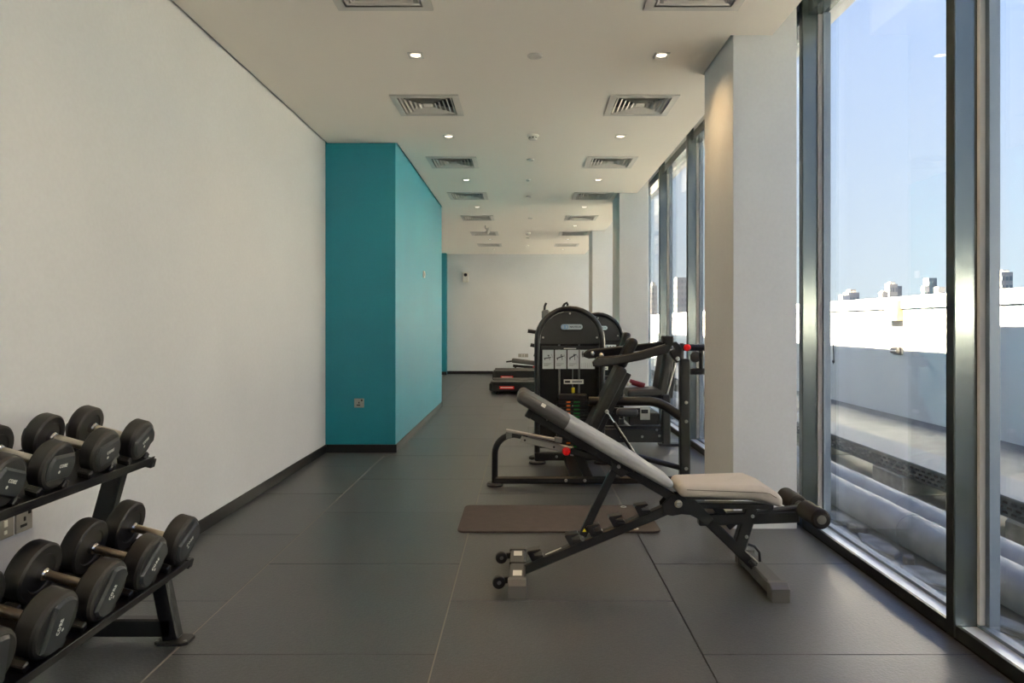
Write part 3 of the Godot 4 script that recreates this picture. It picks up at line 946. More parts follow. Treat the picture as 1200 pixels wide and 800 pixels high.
# ---------------------------------------------------------------- adjustable bench
func build_bench() -> void:
	var D := 3.40
	var S := 815.0 / D
	var B := P(0.55, 0, D)
	var o := thing("weight_bench", "black adjustable incline bench with grey back pad and cream seat", "bench", B)
	var L := func(px: float, py: float, z := 0.0) -> Vector3:   # point in the bench's middle plane
		return Vector3((px - 615.0) / S - B.x, 1.242 - (py - 380.0) / S, z)
	# back pad
	var lo := Vector3(0.69 - B.x, 0.447, 0)
	var hi := Vector3(-0.046 - B.x, 0.880, 0)
	var u := (hi - lo).normalized()
	var w := Vector3(-u.y, u.x, 0)
	if w.y < 0.0: w = -w
	var bs := Basis(u, w, u.cross(w))
	var len := lo.distance_to(hi)
	var narrow := func(p: Vector3) -> Vector3:
		var f := smoothstep(-0.02, -0.30, p.x)
		return Vector3(p.x, p.y * (1.0 - 0.25 * f) - 0.004 * f, p.z * (1.0 - 0.22 * f))
	part("back_pad", MB.new().pad(Vector3(len - 0.245, 0.062, 0.27), 0.026, Transform3D(bs, lo + u * (len - 0.245) * 0.5 + w * 0.031), 5, narrow), M.vinyl_light, o, "light grey padded lower backrest")
	var hp := part("head_pad", MB.new().pad(Vector3(0.30, 0.0615, 0.269), 0.026, Transform3D(bs, hi - u * 0.148 + w * 0.031), 5), M.vinyl_dark, o, "dark grey padded headrest section")
	part("logo_mark", MB.new().box(hi - u * 0.125 + w * 0.052 + Vector3(0, 0, 0.131), Vector3(0.022, 0.016, 0.006), bs, 0.001), M.print_white, hp)
	# back frame under the pad
	part("back_beam", MB.new().beam(lo - u * 0.05 - w * 0.024, hi - u * 0.10 - w * 0.024, 0.05, 0.044, w, 0.004), M.black_metal, o)
	for k in [0.14, 0.62]:
		part("pad_bracket", MB.new().box(lo + u * (k + 0.03) - w * 0.004, Vector3(0.05, 0.008, 0.20), bs, 0.001), M.black_metal, o)
	part("back_beam_plug", MB.new().box(hi - u * 0.095 - w * 0.024, Vector3(0.03, 0.05, 0.056), bs, 0.003), M.black_plastic, o)
	# prop
	var st := part("prop_strut", MB.new().beam(L.call(724, 541), L.call(682.5, 627), 0.03, 0.038, Vector3(1, 0.5, 0), 0.004), M.black_metal, o)
	part("warning_sticker", MB.new().prism([Vector2(-0.010, -0.008), Vector2(0.010, -0.008), Vector2(0, 0.010)], 0.001, Transform3D(Basis(), L.call(684.5, 620, 0.0157))), M.print_yellow, st)
	part("prop_pin", MB.new().tube([L.call(682, 628.5, 0.05), L.call(682, 628.5, -0.05)], 0.008, 10), M.steel_grey, o)
	part("prop_hinge", MB.new().prism([L2(L.call(715, 538)), L2(L.call(738, 551)), L2(L.call(727, 558)), L2(L.call(716, 549))], 0.06, Transform3D(), 0.003), M.black_metal, o)
	part("hinge_bolt", MB.new().tube([L.call(724, 545, 0.038), L.call(724, 545, -0.038)], 0.009, 10), M.steel_bright, o)
	# ladder beam and its five hooks
	var la: Vector3 = L.call(612, 667)
	var lb: Vector3 = L.call(800, 588)
	var lu := (lb - la).normalized()
	var lw := Vector3(-lu.y, lu.x, 0)
	part("ladder_beam", MB.new().beam(la, lb, 0.05, 0.046, lw, 0.005), M.black_metal, o)
	var lbs := Basis(lu, lw, Vector3(0, 0, 1))
	for px in [632.0, 676.0, 701.0, 727.0, 757.0]:
		var f: float = (px - 612.0) / 188.0
		var at := la.lerp(lb, f) + lw * 0.022
		var hook := [Vector2(-0.028, 0.0), Vector2(-0.034, 0.052), Vector2(-0.026, 0.058), Vector2(0.03, 0.044), Vector2(0.032, 0.036), Vector2(-0.006, 0.034), Vector2(-0.006, 0.024), Vector2(0.03, 0.012), Vector2(0.034, 0.0)]
		part("hook", MB.new().prism(hook, 0.056, Transform3D(lbs, at), 0.003), M.black_metal, o)
	part("scale_sticker", MB.new().box(la.lerp(lb, 0.205) + lw * 0.0235, Vector3(0.085, 0.001, 0.012), lbs), M.print_white, o)
	# gusset, pivot, front leg
	var gus := []
	for p in [[776, 600], [774, 589], [785, 577], [802, 578], [813, 584], [824, 595], [834, 606], [826, 614], [815, 605], [807, 601], [797, 600], [786, 602]]:
		gus.append(L2(L.call(p[0], p[1])))
	for z in [-0.032, 0.032]:
		part("gusset", MB.new().prism(gus, 0.008, Transform3D(Basis(), Vector3(0, 0, z)), 0.002), M.black_metal, o)
	var pv: Vector3 = L.call(793, 588)
	part("pivot_bolt", MB.new().tube([pv + Vector3(0, 0, 0.046), pv - Vector3(0, 0, 0.046)], 0.011, 14), M.steel_bright, o)
	part("pivot_washer", MB.new().lathe([Vector2(0.019, 0.036), Vector2(0.019, 0.040), Vector2(0.012, 0.042)], Vector3(pv.x, pv.y, 0), Vector3(0, 0, 1), 18), M.steel_grip, o)
	var fl: Vector3 = L.call(812, 593)
	var fr := Vector3(1.142 - B.x, 0.05, 0)
	part("front_leg", MB.new().beam(fl, fr + Vector3(-0.02, 0.015, 0), 0.05, 0.05, Vector3(1, 1, 0), 0.006), M.black_metal, o)
	# feet
	for q in [[-0.035, 3.14, 3.66, "rear_foot"], [1.142, 3.10, 3.64, "front_foot"]]:
		var x: float = q[0] - B.x
		var z0: float = D - q[1]
		var z1: float = D - q[2]
		var ft := part(q[3], MB.new().span(Vector3(x - 0.038, 0.012, z0 - 0.04), Vector3(x + 0.038, 0.074, z1 + 0.04), 0.008), M.foot_grey, o)
		for e in [[z0, 1.0], [z1, -1.0]]:
			var prof := [Vector2(0, 0), Vector2(0.06, 0), Vector2(0.06, 0.080), Vector2(0.03, 0.080), Vector2(0.0, 0.06)]
			var bz := Basis(Vector3(0, 0, -e[1]), Vector3.UP, Vector3(e[1], 0, 0))
			part("end_cap", MB.new().prism(prof, 0.086, Transform3D(bz, Vector3(x, 0.0, e[0])), 0.004), M.cap_grey, ft)
		if q[3] == "rear_foot":
			for zz in [D - 3.27, D - 3.55]:
				part("sticker", MB.new().box(Vector3(x, 0.0745, zz), Vector3(0.042, 0.001, 0.07)), M.print_white, ft)
			part("joint_band", MB.new().box(Vector3(x, 0.044, D - 3.41), Vector3(0.082, 0.070, 0.012), Basis(), 0.002), M.black_plastic, ft)
			for zz in [D - 3.22, D - 3.56]:
				var wc := Vector3(x - 0.085, 0.05, zz)
				var wh := part("wheel", MB.new().lathe([Vector2(0.010, -0.013), Vector2(0.026, -0.013), Vector2(0.030, -0.008), Vector2(0.030, 0.008), Vector2(0.026, 0.013), Vector2(0.010, 0.013)], wc, Vector3(0.15, 0, 1), 22), M.black_plastic, o)
				part("hub", MB.new().lathe([Vector2(0.010, 0.010), Vector2(0.008, 0.015), Vector2(0, 0.015)], wc, Vector3(0.15, 0, 1), 12), M.steel_grey, wh)
				part("wheel_arm", MB.new().beam(Vector3(x - 0.035, 0.055, zz - 0.022), wc + Vector3(-0.004, 0, -0.018), 0.02, 0.03, Vector3.UP, 0.002), M.black_metal, o)
	# seat
	var taper := func(p: Vector3) -> Vector3:
		var f := clampf((p.x + 0.235) / 0.40, 0.0, 1.0)
		var z := p.z * lerpf(0.62, 1.0, f)
		var y := p.y
		var nose := smoothstep(0.13, 0.235, p.x)
		y -= 0.042 * nose * nose
		return Vector3(p.x, y, z)
	var sc := Vector3(0.962 - B.x, 0.459, 0.02)
	var seat := part("seat_pad", MB.new().pad(Vector3(0.47, 0.066, 0.34), 0.028, Transform3D(Basis(), sc), 6, taper), M.vinyl_beige, o, "cream padded seat")
	var seam := []
	for k in 14:
		var x := -0.20 + 0.40 * k / 13.0
		var p: Vector3 = taper.call(Vector3(x, 0.006, 0.1705))
		seam.append(sc + p)
	part("seam", MB.new().tube(seam, 0.0016, 6), M.seam_thread, seat)
	part("seat_plate", MB.new().box(sc + Vector3(-0.02, -0.038, 0), Vector3(0.36, 0.008, 0.22), Basis(), 0.001), M.black_metal, o)
	part("seat_beam", MB.new().beam(L.call(806, 591), L.call(905, 592), 0.05, 0.028, Vector3.UP, 0.004), M.black_metal, o)
	part("seat_strut", MB.new().beam(L.call(838, 592), L.call(858, 617), 0.04, 0.04, Vector3(1, 0.3, 0), 0.004), M.black_metal, o)
	# leg hold: horizontal tube, post, rollers
	part("leg_tube", MB.new().beam(L.call(818, 608), L.call(935, 604), 0.05, 0.058, Vector3.UP, 0.006), M.black_metal, o)
	part("upper_tube", MB.new().beam(L.call(872, 606), L.call(944, 596), 0.045, 0.045, Vector3.UP, 0.006), M.black_metal, o)
	part("adjust_post", MB.new().beam(L.call(880, 594), L.call(864, 645), 0.05, 0.06, Vector3(1, 0.3, 0), 0.006), M.black_metal, o)
	for p in [[880, 603], [873, 627]]:
		part("bolt", MB.new().lathe([Vector2(0.009, 0.025), Vector2(0.008, 0.031), Vector2(0, 0.032)], L.call(p[0], p[1]), Vector3(0, 0, 1), 10), M.steel_bright, o)
	part("pull_loop", MB.new().tube([L.call(874, 635, 0.03), L.call(881, 637, 0.035), L.call(887, 644, 0.035), L.call(888, 655, 0.03)], 0.007, 8), M.black_metal, o)
	part("leg_clamp", MB.new().box(L.call(884, 662, 0.0), Vector3(0.09, 0.02, 0.07), Basis(Vector3.BACK, -0.75), 0.003), M.black_metal, o)
	var ra := Vector3(1.366 - B.x, 0.343, 0)
	part("roller_axle", MB.new().tube([ra + Vector3(0, 0, D - 3.19), ra + Vector3(0, 0, D - 3.66)], 0.014, 12), M.steel_grey, o)
	part("roller_yoke", MB.new().beam(L.call(930, 600), ra + Vector3(0.01, 0, 0), 0.05, 0.04, Vector3.UP, 0.005), M.black_metal, o)
	for q in [[3.20, 3.385], [3.465, 3.65]]:
		var fm := part("foam_roller", MB.new().lathe([Vector2(0.014, 0), Vector2(0.038, 0.0), Vector2(0.046, 0.008), Vector2(0.046, q[1] - q[0] - 0.008), Vector2(0.038, q[1] - q[0]), Vector2(0.014, q[1] - q[0])], ra + Vector3(0, 0, D - q[1]), Vector3(0, 0, 1), 26), M.foam_black, o)
		part("end_plug", MB.new().lathe([Vector2(0.022, q[1] - q[0] - 0.002), Vector2(0.020, q[1] - q[0] + 0.006), Vector2(0, q[1] - q[0] + 0.007)], ra + Vector3(0, 0, D - q[1]), Vector3(0, 0, 1), 18), M.steel_grey, fm)

static func L2(p: Vector3) -> Vector2:
	return Vector2(p.x, p.y)

func build_mat() -> void:
	var o := thing("exercise_mat", "brown rectangular exercise mat lying flat behind the bench", "mat", P(0.205, 0, 4.44))
	var poly := []
	for c in [[0.565, 0.255, 0], [-0.565, 0.255, 90], [-0.565, -0.255, 180], [0.565, -0.255, 270]]:
		for k in 5:
			var a := deg_to_rad(c[2] + 90.0 * k / 4.0)
			poly.append(Vector2(c[0] + cos(a) * 0.045, c[1] + sin(a) * 0.045))
	part("foam", MB.new().prism(poly, 0.012, Transform3D(Basis(Vector3.RIGHT, -PI / 2), Vector3(0, 0.0065, 0)), 0.003), M.mat_brown, o)
	for z in [0.25, -0.25]:
		part("eyelet", MB.new().lathe([Vector2(0.010, 0.0125), Vector2(0.018, 0.0155), Vector2(0.022, 0.0128)], Vector3(0.46, 0, z), Vector3.UP, 14), M.steel_bright, o)

# ---------------------------------------------------------------- weight tower shared by two machines
func placard_texture(n: int) -> ImageTexture:
	# instruction card: pale ground, a seated figure, lines of small print
	var im := Image.create(96, 160, false, Image.FORMAT_RGB8)
	im.fill(Color(0.80, 0.84, 0.85))
	var ink := Color(0.22, 0.25, 0.28)
	var line := func(a: Vector2, b: Vector2, w: int) -> void:
		var k := int(a.distance_to(b)) + 1
		for i in k + 1:
			var p := a.lerp(b, float(i) / k)
			im.fill_rect(Rect2i(int(p.x) - w / 2, int(p.y) - w / 2, w, w), ink)
	if n < 3:
		var rise: float = [4.0, 16.0, 28.0][n]
		line.call(Vector2(16, 72), Vector2(70, 68 - rise), 7)
		line.call(Vector2(22, 72), Vector2(20, 84), 5)
		line.call(Vector2(60, 70 - rise * 0.7), Vector2(62, 84), 4)
		im.fill_rect(Rect2i(44 + n * 4, int(44 - rise * 0.3), 9, 10), ink)
		line.call(Vector2(52, 62 - rise * 0.6), Vector2(58, 46 - rise * 0.4), 4)
		line.call(Vector2(76, 36), Vector2(88, 66), 2)
		for k in 3:
			im.fill_rect(Rect2i(12, 114 + k * 9, 64 - k * 14, 3), Color(0.5, 0.53, 0.55))
	else:
		for k in 3:
			im.fill_rect(Rect2i(14 + k * 26, 12, 8, 8), ink)
			im.fill_rect(Rect2i(11 + k * 26, 22, 14, 24), ink)
			im.fill_rect(Rect2i(13 + k * 26, 46, 4, 16), ink)
			im.fill_rect(Rect2i(19 + k * 26, 46, 4, 16), ink)
		for k in 6:
			im.fill_rect(Rect2i(10 + k * 13, 110, 3, 40), Color(0.62, 0.66, 0.68))
	im.generate_mipmaps()
	return ImageTexture.create_from_image(im)

var placards := []
func make_tower(o: Node3D, c: Vector3, half: float, top: float, deep: float) -> void:
	# c is the tower's middle on the floor, in the machine's own axes; its face looks along +z
	if placards.is_empty():
		for k in 4:
			var m := mat("placard_print_%d" % k, Color.WHITE, 0.5)
			m.albedo_texture = placard_texture(k)
			placards.append(m)
	var r := 0.024
	var y0 := top - half
	for z in [0.0, -deep]:
		var arch := [c + Vector3(-half + r, 0.02, z)]
		for k in 17:
			var a := PI - PI * k / 16.0
			arch.append(c + Vector3(cos(a) * (half - r), y0 + sin(a) * (half - r), z))
		arch.append(c + Vector3(half - r, 0.02, z))
		part("arch_tube", MB.new().tube(arch, r, 14), M.black_metal, o)
	# top hood panel
	var hood := []
	for k in 17:
		var a := PI * k / 16.0
		hood.append(Vector2(cos(a) * (half - 0.05), y0 + sin(a) * (half - 0.05)))
	hood.append_array([Vector2(-half + 0.05, y0 - 0.03), Vector2(half - 0.05, y0 - 0.03)])
	var hd := part("hood_panel", MB.new().prism(hood, 0.03, Transform3D(Basis(), c + Vector3(0, 0, 0.0)), 0.004), M.charcoal_panel, o)
	for p in [Vector2(0, top - 0.07), Vector2(-half + 0.075, y0 + 0.03), Vector2(half - 0.075, y0 + 0.03)]:
		part("screw", MB.new().lathe([Vector2(0.009, 0.015), Vector2(0.007, 0.019), Vector2(0, 0.019)], c + Vector3(p.x, p.y, 0), Vector3(0, 0, 1), 10), M.steel_bright, hd)
	var pill := func(w: float, h: float) -> Array:
		var out := []
		for s in [1.0, -1.0]:
			for k in 9:
				var a := (-PI / 2 + PI * k / 8.0) + (0.0 if s > 0.0 else PI)
				out.append(Vector2(s * (w - h) * 0.5 + cos(a) * h * 0.5, sin(a) * h * 0.5))
		return out
	var by := y0 + 0.125
	part("badge_rim", MB.new().prism(pill.call(0.215, 0.068), 0.012, Transform3D(Basis(), c + Vector3(0.015, by, 0.018)), 0.002), M.black_plastic, hd)
	part("badge", MB.new().prism(pill.call(0.195, 0.048), 0.004, Transform3D(Basis(), c + Vector3(0.015, by, 0.0255)), 0.001), M.label_plate, hd)
	for k in 2:
		part("badge_ring", MB.new().lathe([Vector2(0.013, 0), Vector2(0.017, 0.001), Vector2(0.021, 0)], c + Vector3(-0.058 + k * 0.022, by, 0.0278), Vector3(0, 0, 1), 16), M.print_blue, hd)
	text("badge_lettering", "NAUTILUS", 0.016, M.print_dark, hd, Transform3D(Basis(), c + Vector3(0.048, by, 0.028)))
	# sides, backing, base
	part("back_panel", MB.new().span(c + Vector3(-half + 0.04, 0.10, -deep - 0.004), c + Vector3(half - 0.04, y0 - 0.03, -deep + 0.006)), M.black_plastic, o)
	for s in [-1.0, 1.0]:
		part("side_panel", MB.new().span(c + Vector3(s * (half - 0.03), 0.10, 0.0), c + Vector3(s * (half - 0.036), y0, -deep), 0.001), M.black_plastic, o)
		for z in [0.0, -deep]:
			part("foot_disc", MB.new().lathe([Vector2(0.0, 0.0), Vector2(0.075, 0.0), Vector2(0.075, 0.018), Vector2(0.06, 0.026), Vector2(0.0, 0.026)], c + Vector3(s * (half - r), 0.0, z), Vector3.UP, 20), M.black_plastic, o)
	part("base_bar", MB.new().span(c + Vector3(-half, 0.03, -0.03), c + Vector3(half, 0.10, 0.03), 0.006), M.black_metal, o)
	for x in [-0.12, 0.10]:
		part("base_bolt", MB.new().lathe([Vector2(0.012, 0.03), Vector2(0.01, 0.037), Vector2(0, 0.038)], c + Vector3(x, 0.065, 0), Vector3(0, 0, 1), 10), M.steel_bright, o)
	# instruction cards
	part("card_rail", MB.new().span(c + Vector3(-half + 0.06, y0 - 0.075, 0.004), c + Vector3(half - 0.06, y0 - 0.045, 0.012)), M.charcoal_panel, o)
	part("card_title", MB.new().span(c + Vector3(-0.055, y0 - 0.073, 0.012), c + Vector3(0.055, y0 - 0.064, 0.0135)), M.print_white, o)
	for k in 4:
		var x := -0.245 + k * 0.112
		var w: float = 0.10 if k < 3 else 0.13
		var q := MB.new()
		var a := c + Vector3(x, y0 - 0.25, 0.0095)
		q.quad(a, a + Vector3(w, 0, 0), a + Vector3(w, 0.17, 0), a + Vector3(0, 0.17, 0), Vector3(0, 0, 1))
		part("instruction_card", q, placards[k], o)
		part("card_backing", MB.new().span(c + Vector3(x, y0 - 0.25, 0.004), c + Vector3(x + w, y0 - 0.08, 0.009)), M.print_white, o)
	# guide rods, cable, stack
	for x in [-0.09, 0.09]:
		part("guide_rod", MB.new().tube([c + Vector3(x, 0.12, -deep * 0.5), c + Vector3(x, y0 - 0.02, -deep * 0.5)], 0.010, 10), M.steel_grey, o)
	part("cable", MB.new().tube([c + Vector3(0.03, 0.60, -deep * 0.5 + 0.02), c + Vector3(0.03, y0 - 0.10, -deep * 0.5 + 0.03)], 0.005, 8), M.print_grey, o)
	part("stack_sticker", MB.new().span(c + Vector3(-0.055, y0 - 0.385, 0.002), c + Vector3(0.122, y0 - 0.345, 0.006), 0.001), M.print_white, o)
	part("sticker_print", MB.new().span(c + Vector3(-0.045, y0 - 0.374, 0.006), c + Vector3(0.002, y0 - 0.356, 0.0068)), M.print_dark, o)
	part("sticker_print", MB.new().span(c + Vector3(0.02, y0 - 0.372, 0.006), c + Vector3(0.108, y0 - 0.358, 0.0068)), M.print_grey, o)
	part("cable_block", MB.new().box(c + Vector3(0.035, 0.645, -deep * 0.5 + 0.02), Vector3(0.03, 0.05, 0.03), Basis(), 0.004), M.print_yellow, o)
	part("top_plate", MB.new().box(c + Vector3(0.03, 0.585, -deep * 0.5), Vector3(0.26, 0.05, 0.11), Basis(), 0.004), M.charcoal_panel, o)
	for k in 13:
		var y := 0.542 - k * 0.0335
		var pl := part("weight_plate", MB.new().box(c + Vector3(0.03, y, -deep * 0.5), Vector3(0.29, 0.030, 0.115), Basis(), 0.003), M.black_metal, o)
		part("number_strip", MB.new().box(c + Vector3(-0.01, y, -deep * 0.5 + 0.058), Vector3(0.035, 0.014, 0.002)), M.plate_orange, pl)
		part("number_strip", MB.new().box(c + Vector3(0.065, y, -deep * 0.5 + 0.058), Vector3(0.055, 0.016, 0.002)), M.plate_green, pl)
		part("pin_hole", MB.new().box(c + Vector3(0.028, y, -deep * 0.5 + 0.058), Vector3(0.012, 0.010, 0.002)), M.steel_bright if k % 3 == 1 else M.socket_slot, pl)

func build_press() -> void:
	var D := 5.36
	var S := 815.0 / D
	var B := P(0.5, 0, D)
	var o := thing("press_machine", "black chest press machine with arched weight tower and reclined back pad", "gym machine", B)
	var L := func(px: float, py: float, z := 0.0) -> Vector3:   # z towards the viewer, metres from the front frame
		var s: float = 815.0 / (D - z)
		return Vector3((px - 615.0) / s - B.x, 1.242 - (py - 380.0) / s, z)
	make_tower(o, Vector3(0.403 - B.x, 0, D - 6.22), 0.315, 1.41, 0.22)
	var hc := Vector3(0.40 - B.x, 0, D - 6.50)
	part("cable_guide", MB.new().tube([hc + Vector3(0.0, 0.02, 0), hc + Vector3(0.0, 1.32, 0)], 0.018, 10), M.black_metal, o)
	part("cable_loop", MB.new().tube([hc + Vector3(-0.07, 1.36, 0), hc + Vector3(-0.03, 1.43, 0), hc + Vector3(-0.008, 1.445, 0), hc + Vector3(0.0, 1.43, 0), hc + Vector3(0.0, 1.32, 0)], 0.012, 10), M.black_metal, o)
	# base frame
	part("front_rail", MB.new().beam(L.call(577, 562), L.call(808, 562), 0.05, 0.056, Vector3.UP, 0.012), M.black_metal, o)
	for px in [663, 685]:
		part("rail_bolt", MB.new().lathe([Vector2(0.013, 0.025), Vector2(0.010, 0.032), Vector2(0, 0.033)], L.call(px, 562), Vector3(0, 0, 1), 10), M.steel_bright, o)
	part("spine", MB.new().beam(Vector3(0.40 - B.x, 0.05, -0.02), Vector3(0.40 - B.x, 0.05, -0.84), 0.10, 0.05, Vector3.UP, 0.006), M.black_metal, o)
	part("side_rail", MB.new().beam(Vector3(0.77 - B.x, 0.045, -0.02), Vector3(0.77 - B.x, 0.045, -0.86), 0.05, 0.05, Vector3.UP, 0.006), M.black_metal, o)
	for px in [580, 802]:
		part("foot_pad", MB.new().lathe([Vector2(0, 0), Vector2(0.062, 0), Vector2(0.066, 0.012), Vector2(0.055, 0.026), Vector2(0, 0.026)], Vector3((px - 615.0) / S - B.x, 0, 0.0), Vector3.UP, 18), M.black_plastic, o)
	# bent left post
	var bend := [L.call(580, 566), L.call(580, 546)]
	for k in range(0, 9):
		var a := PI - PI / 2 * k / 8.0
		bend.append(L.call(603 + cos(a) * 23, 531 + sin(a) * -22))
	bend.append(L.call(618, 512))
	part("bent_post", MB.new().tube(bend, 0.025, 14), M.black_metal, o)
	# sliding rail and red pin
	part("slide_rail", MB.new().beam(L.call(610, 513, 0.0), L.call(668, 527, 0.0), 0.05, 0.05, Vector3.UP, 0.004), M.steel_bright, o)
	part("slide_bar", MB.new().beam(L.call(593, 504, 0.03), L.call(652, 515, 0.03), 0.05, 0.02, Vector3.UP, 0.003), M.steel_bright, o)
	part("slide_plate", MB.new().prism([L2(L.call(593, 503)), L2(L.call(600, 505)), L2(L.call(600, 512)), L2(L.call(593, 514))], 0.05, Transform3D(), 0.002), M.steel_grey, o)
	part("slide_block", MB.new().box(L.call(654, 515, 0.03), Vector3(0.06, 0.035, 0.06), Basis(Vector3.BACK, -0.2), 0.004), M.steel_grey, o)
	for px in [[615, 515], [649, 523]]:
		part("rail_hole", MB.new().lathe([Vector2(0.008, 0.026), Vector2(0, 0.0265)], L.call(px[0], px[1]), Vector3(0, 0, 1), 10), M.socket_slot, o)
	var kn := part("red_knob", MB.new().lathe([Vector2(0.012, 0.02), Vector2(0.014, 0.03), Vector2(0.030, 0.036), Vector2(0.033, 0.05), Vector2(0.026, 0.066), Vector2(0, 0.072)], L.call(664, 527.5), Vector3(-0.1, 0, 1), 20), M.red_plastic, o, "round red pull knob")
	part("knob_plate", MB.new().box(L.call(670, 528), Vector3(0.025, 0.07, 0.06), Basis(), 0.002), M.steel_bright, o)
	part("seat_carriage", MB.new().beam(L.call(668, 527), L.call(716, 540), 0.07, 0.05, Vector3.UP, 0.005), M.black_metal, o)
	part("center_post", MB.new().beam(L.call(690, 560, -0.02), L.call(676, 528, -0.02), 0.06, 0.07, Vector3(1, 0, 0), 0.005), M.black_metal, o)
	# seat pad and reclined back pad
	part("seat_pad", MB.new().pad(Vector3(0.36, 0.07, 0.30), 0.03, Transform3D(Basis(Vector3.BACK, -0.2), L.call(700, 521, -0.05))), M.vinyl_black, o, "black padded seat")
	var a: Vector3 = L.call(688, 508, -0.06)
	var b: Vector3 = L.call(743, 400, -0.06)
	var u := (b - a).normalized()
	var w := Vector3(u.y, -u.x, 0)
	var bs := Basis(u, -w, u.cross(-w))
	var ln := a.distance_to(b)
	part("back_pad", MB.new().pad(Vector3(ln - 0.22, 0.085, 0.27), 0.03, Transform3D(bs, a + u * (ln - 0.22) * 0.5)), M.vinyl_black, o, "long black reclined back pad")
	part("head_pad", MB.new().pad(Vector3(0.25, 0.075, 0.20), 0.034, Transform3D(bs, b - u * 0.105 - w * 0.012)), M.vinyl_black, o, "narrower black head pad")
	part("back_spine", MB.new().beam(a + w * 0.07, b + w * 0.07 - u * 0.24, 0.06, 0.05, w, 0.005), M.black_metal, o)
	# gas strut
	var g0: Vector3 = L.call(711, 482, 0.06)
	var g1: Vector3 = L.call(744, 533, 0.06)
	part("gas_strut", MB.new().tube([g0.lerp(g1, 0.25), g1], 0.014, 12), M.black_metal, o)
	part("strut_rod", MB.new().tube([g0, g0.lerp(g1, 0.3)], 0.008, 10), M.chrome, o)
	for p in [g0, g1]:
		part("strut_joint", MB.new().lathe([Vector2(0.016, -0.02), Vector2(0.016, 0.014), Vector2(0.010, 0.02), Vector2(0, 0.02)], p, Vector3(0, 0, 1), 12), M.steel_bright, o)
	# main beam to the upright
	var mb := [L.call(690, 470, -0.08), L.call(762, 470, -0.08), L.call(772, 472, -0.07), L.call(782, 477, -0.05), L.call(799, 489, 0.0)]
	part("main_beam", MB.new().tube(mb, 0.036, 16), M.black_metal, o)
	part("lower_brace", MB.new().tube([L.call(748, 535, 0.0), L.call(802, 549, 0.0)], 0.021, 12), M.black_metal, o)
	var up := part("upright", MB.new().beam(L.call(802, 564), L.call(802, 420), 0.07, 0.078, Vector3(1, 0, 0), 0.010), M.black_metal, o)
	for py in [471, 493, 548]:
		part("bolt", MB.new().lathe([Vector2(0.014, 0.035), Vector2(0.011, 0.043), Vector2(0, 0.044)], L.call(803, py), Vector3(0, 0, 1), 10), M.steel_bright, up)
	part("upright_rod", MB.new().tube([L.call(799, 421), L.call(799, 402)], 0.016, 12), M.black_metal, o)
	# press arms
	for q in [[0.02, [[694, 424], [700, 418], [724, 416.5], [748, 412], [783, 402], [787, 407], [783, 413], [752, 421.5], [724, 427], [700, 430], [695, 429]]], [-0.40, [[683, 414], [688, 410], [712, 407], [740, 404], [780, 399], [784, 403], [781, 407], [740, 412], [712, 418], [690, 420], [684, 418]]]]:
		var poly := []
		for p in q[1]:
			poly.append(L2(L.call(p[0], p[1], q[0])))
		var arm := part("press_arm", MB.new().prism(poly, 0.06, Transform3D(Basis(), Vector3(0, 0, q[0])), 0.010), M.charcoal_panel if q[0] > 0 else M.black_metal, o)
	part("arm_bolt", MB.new().lathe([Vector2(0.020, 0.0), Vector2(0.020, 0.036), Vector2(0.014, 0.046), Vector2(0, 0.048)], L.call(694, 414, -0.40), Vector3(0, 0, 1), 16), M.chrome, o)
	part("arm_bolt", MB.new().lathe([Vector2(0.018, 0.0), Vector2(0.018, -0.030), Vector2(0.012, -0.045), Vector2(0, -0.047)], L.call(705, 418, 0.02), Vector3(0, -0.5, 1), 16), M.steel_grip, o)
	part("arm_cross_tube", MB.new().tube([L.call(784, 403, 0.05), L.call(784, 403, -0.45)], 0.028, 14), M.black_metal, o)
	part("pivot_bracket", MB.new().prism([L2(L.call(779, 401)), L2(L.call(792, 400)), L2(L.call(799, 407)), L2(L.call(799, 420)), L2(L.call(793, 425)), L2(L.call(787, 418))], 0.07, Transform3D(Basis(), Vector3(0, 0, -0.01)), 0.006), M.black_metal, o)
	for p in [[785, 407, 0.020], [793, 420, 0.017]]:
		part("pivot_bolt", MB.new().lathe([Vector2(p[2], 0.02), Vector2(p[2], 0.034), Vector2(p[2] * 0.6, 0.036), Vector2(p[2] * 0.5, 0.030), Vector2(0, 0.030)], L.call(p[0], p[1]), Vector3(0, 0, 1), 16), M.chrome, o)
	part("stop_block", MB.new().box(L.call(782, 397.5, 0.0), Vector3(0.085, 0.055, 0.08), Basis(), 0.008), M.black_plastic, o)
	part("handle_arm", MB.new().tube([L.call(788, 407, 0.0), L.call(832, 407, -0.02)], 0.027, 14), M.black_metal, o)
	part("red_pin", MB.new().lathe([Vector2(0.012, 0.02), Vector2(0.026, 0.03), Vector2(0.027, 0.045), Vector2(0.018, 0.056), Vector2(0, 0.058)], L.call(804, 407), Vector3(0, 0, 1), 18), M.red_plastic, o, "round red adjustment pin")
	part("handle_disc", MB.new().lathe([Vector2(0, -0.012), Vector2(0.04, -0.012), Vector2(0.044, 0), Vector2(0.04, 0.012), Vector2(0.01, 0.014), Vector2(0, 0.014)], L.call(815, 418, -0.10), Vector3(0, 0, 1), 18), M.black_plastic, o)
	part("hand_grip", MB.new().tube([L.call(805, 435, -0.02), L.call(834, 435, -0.02)], 0.025, 14), M.foam_black, o)
	part("grip_hanger", MB.new().tube([L.call(822, 409, -0.02), L.call(822, 436, -0.02)], 0.018, 12), M.black_metal, o)

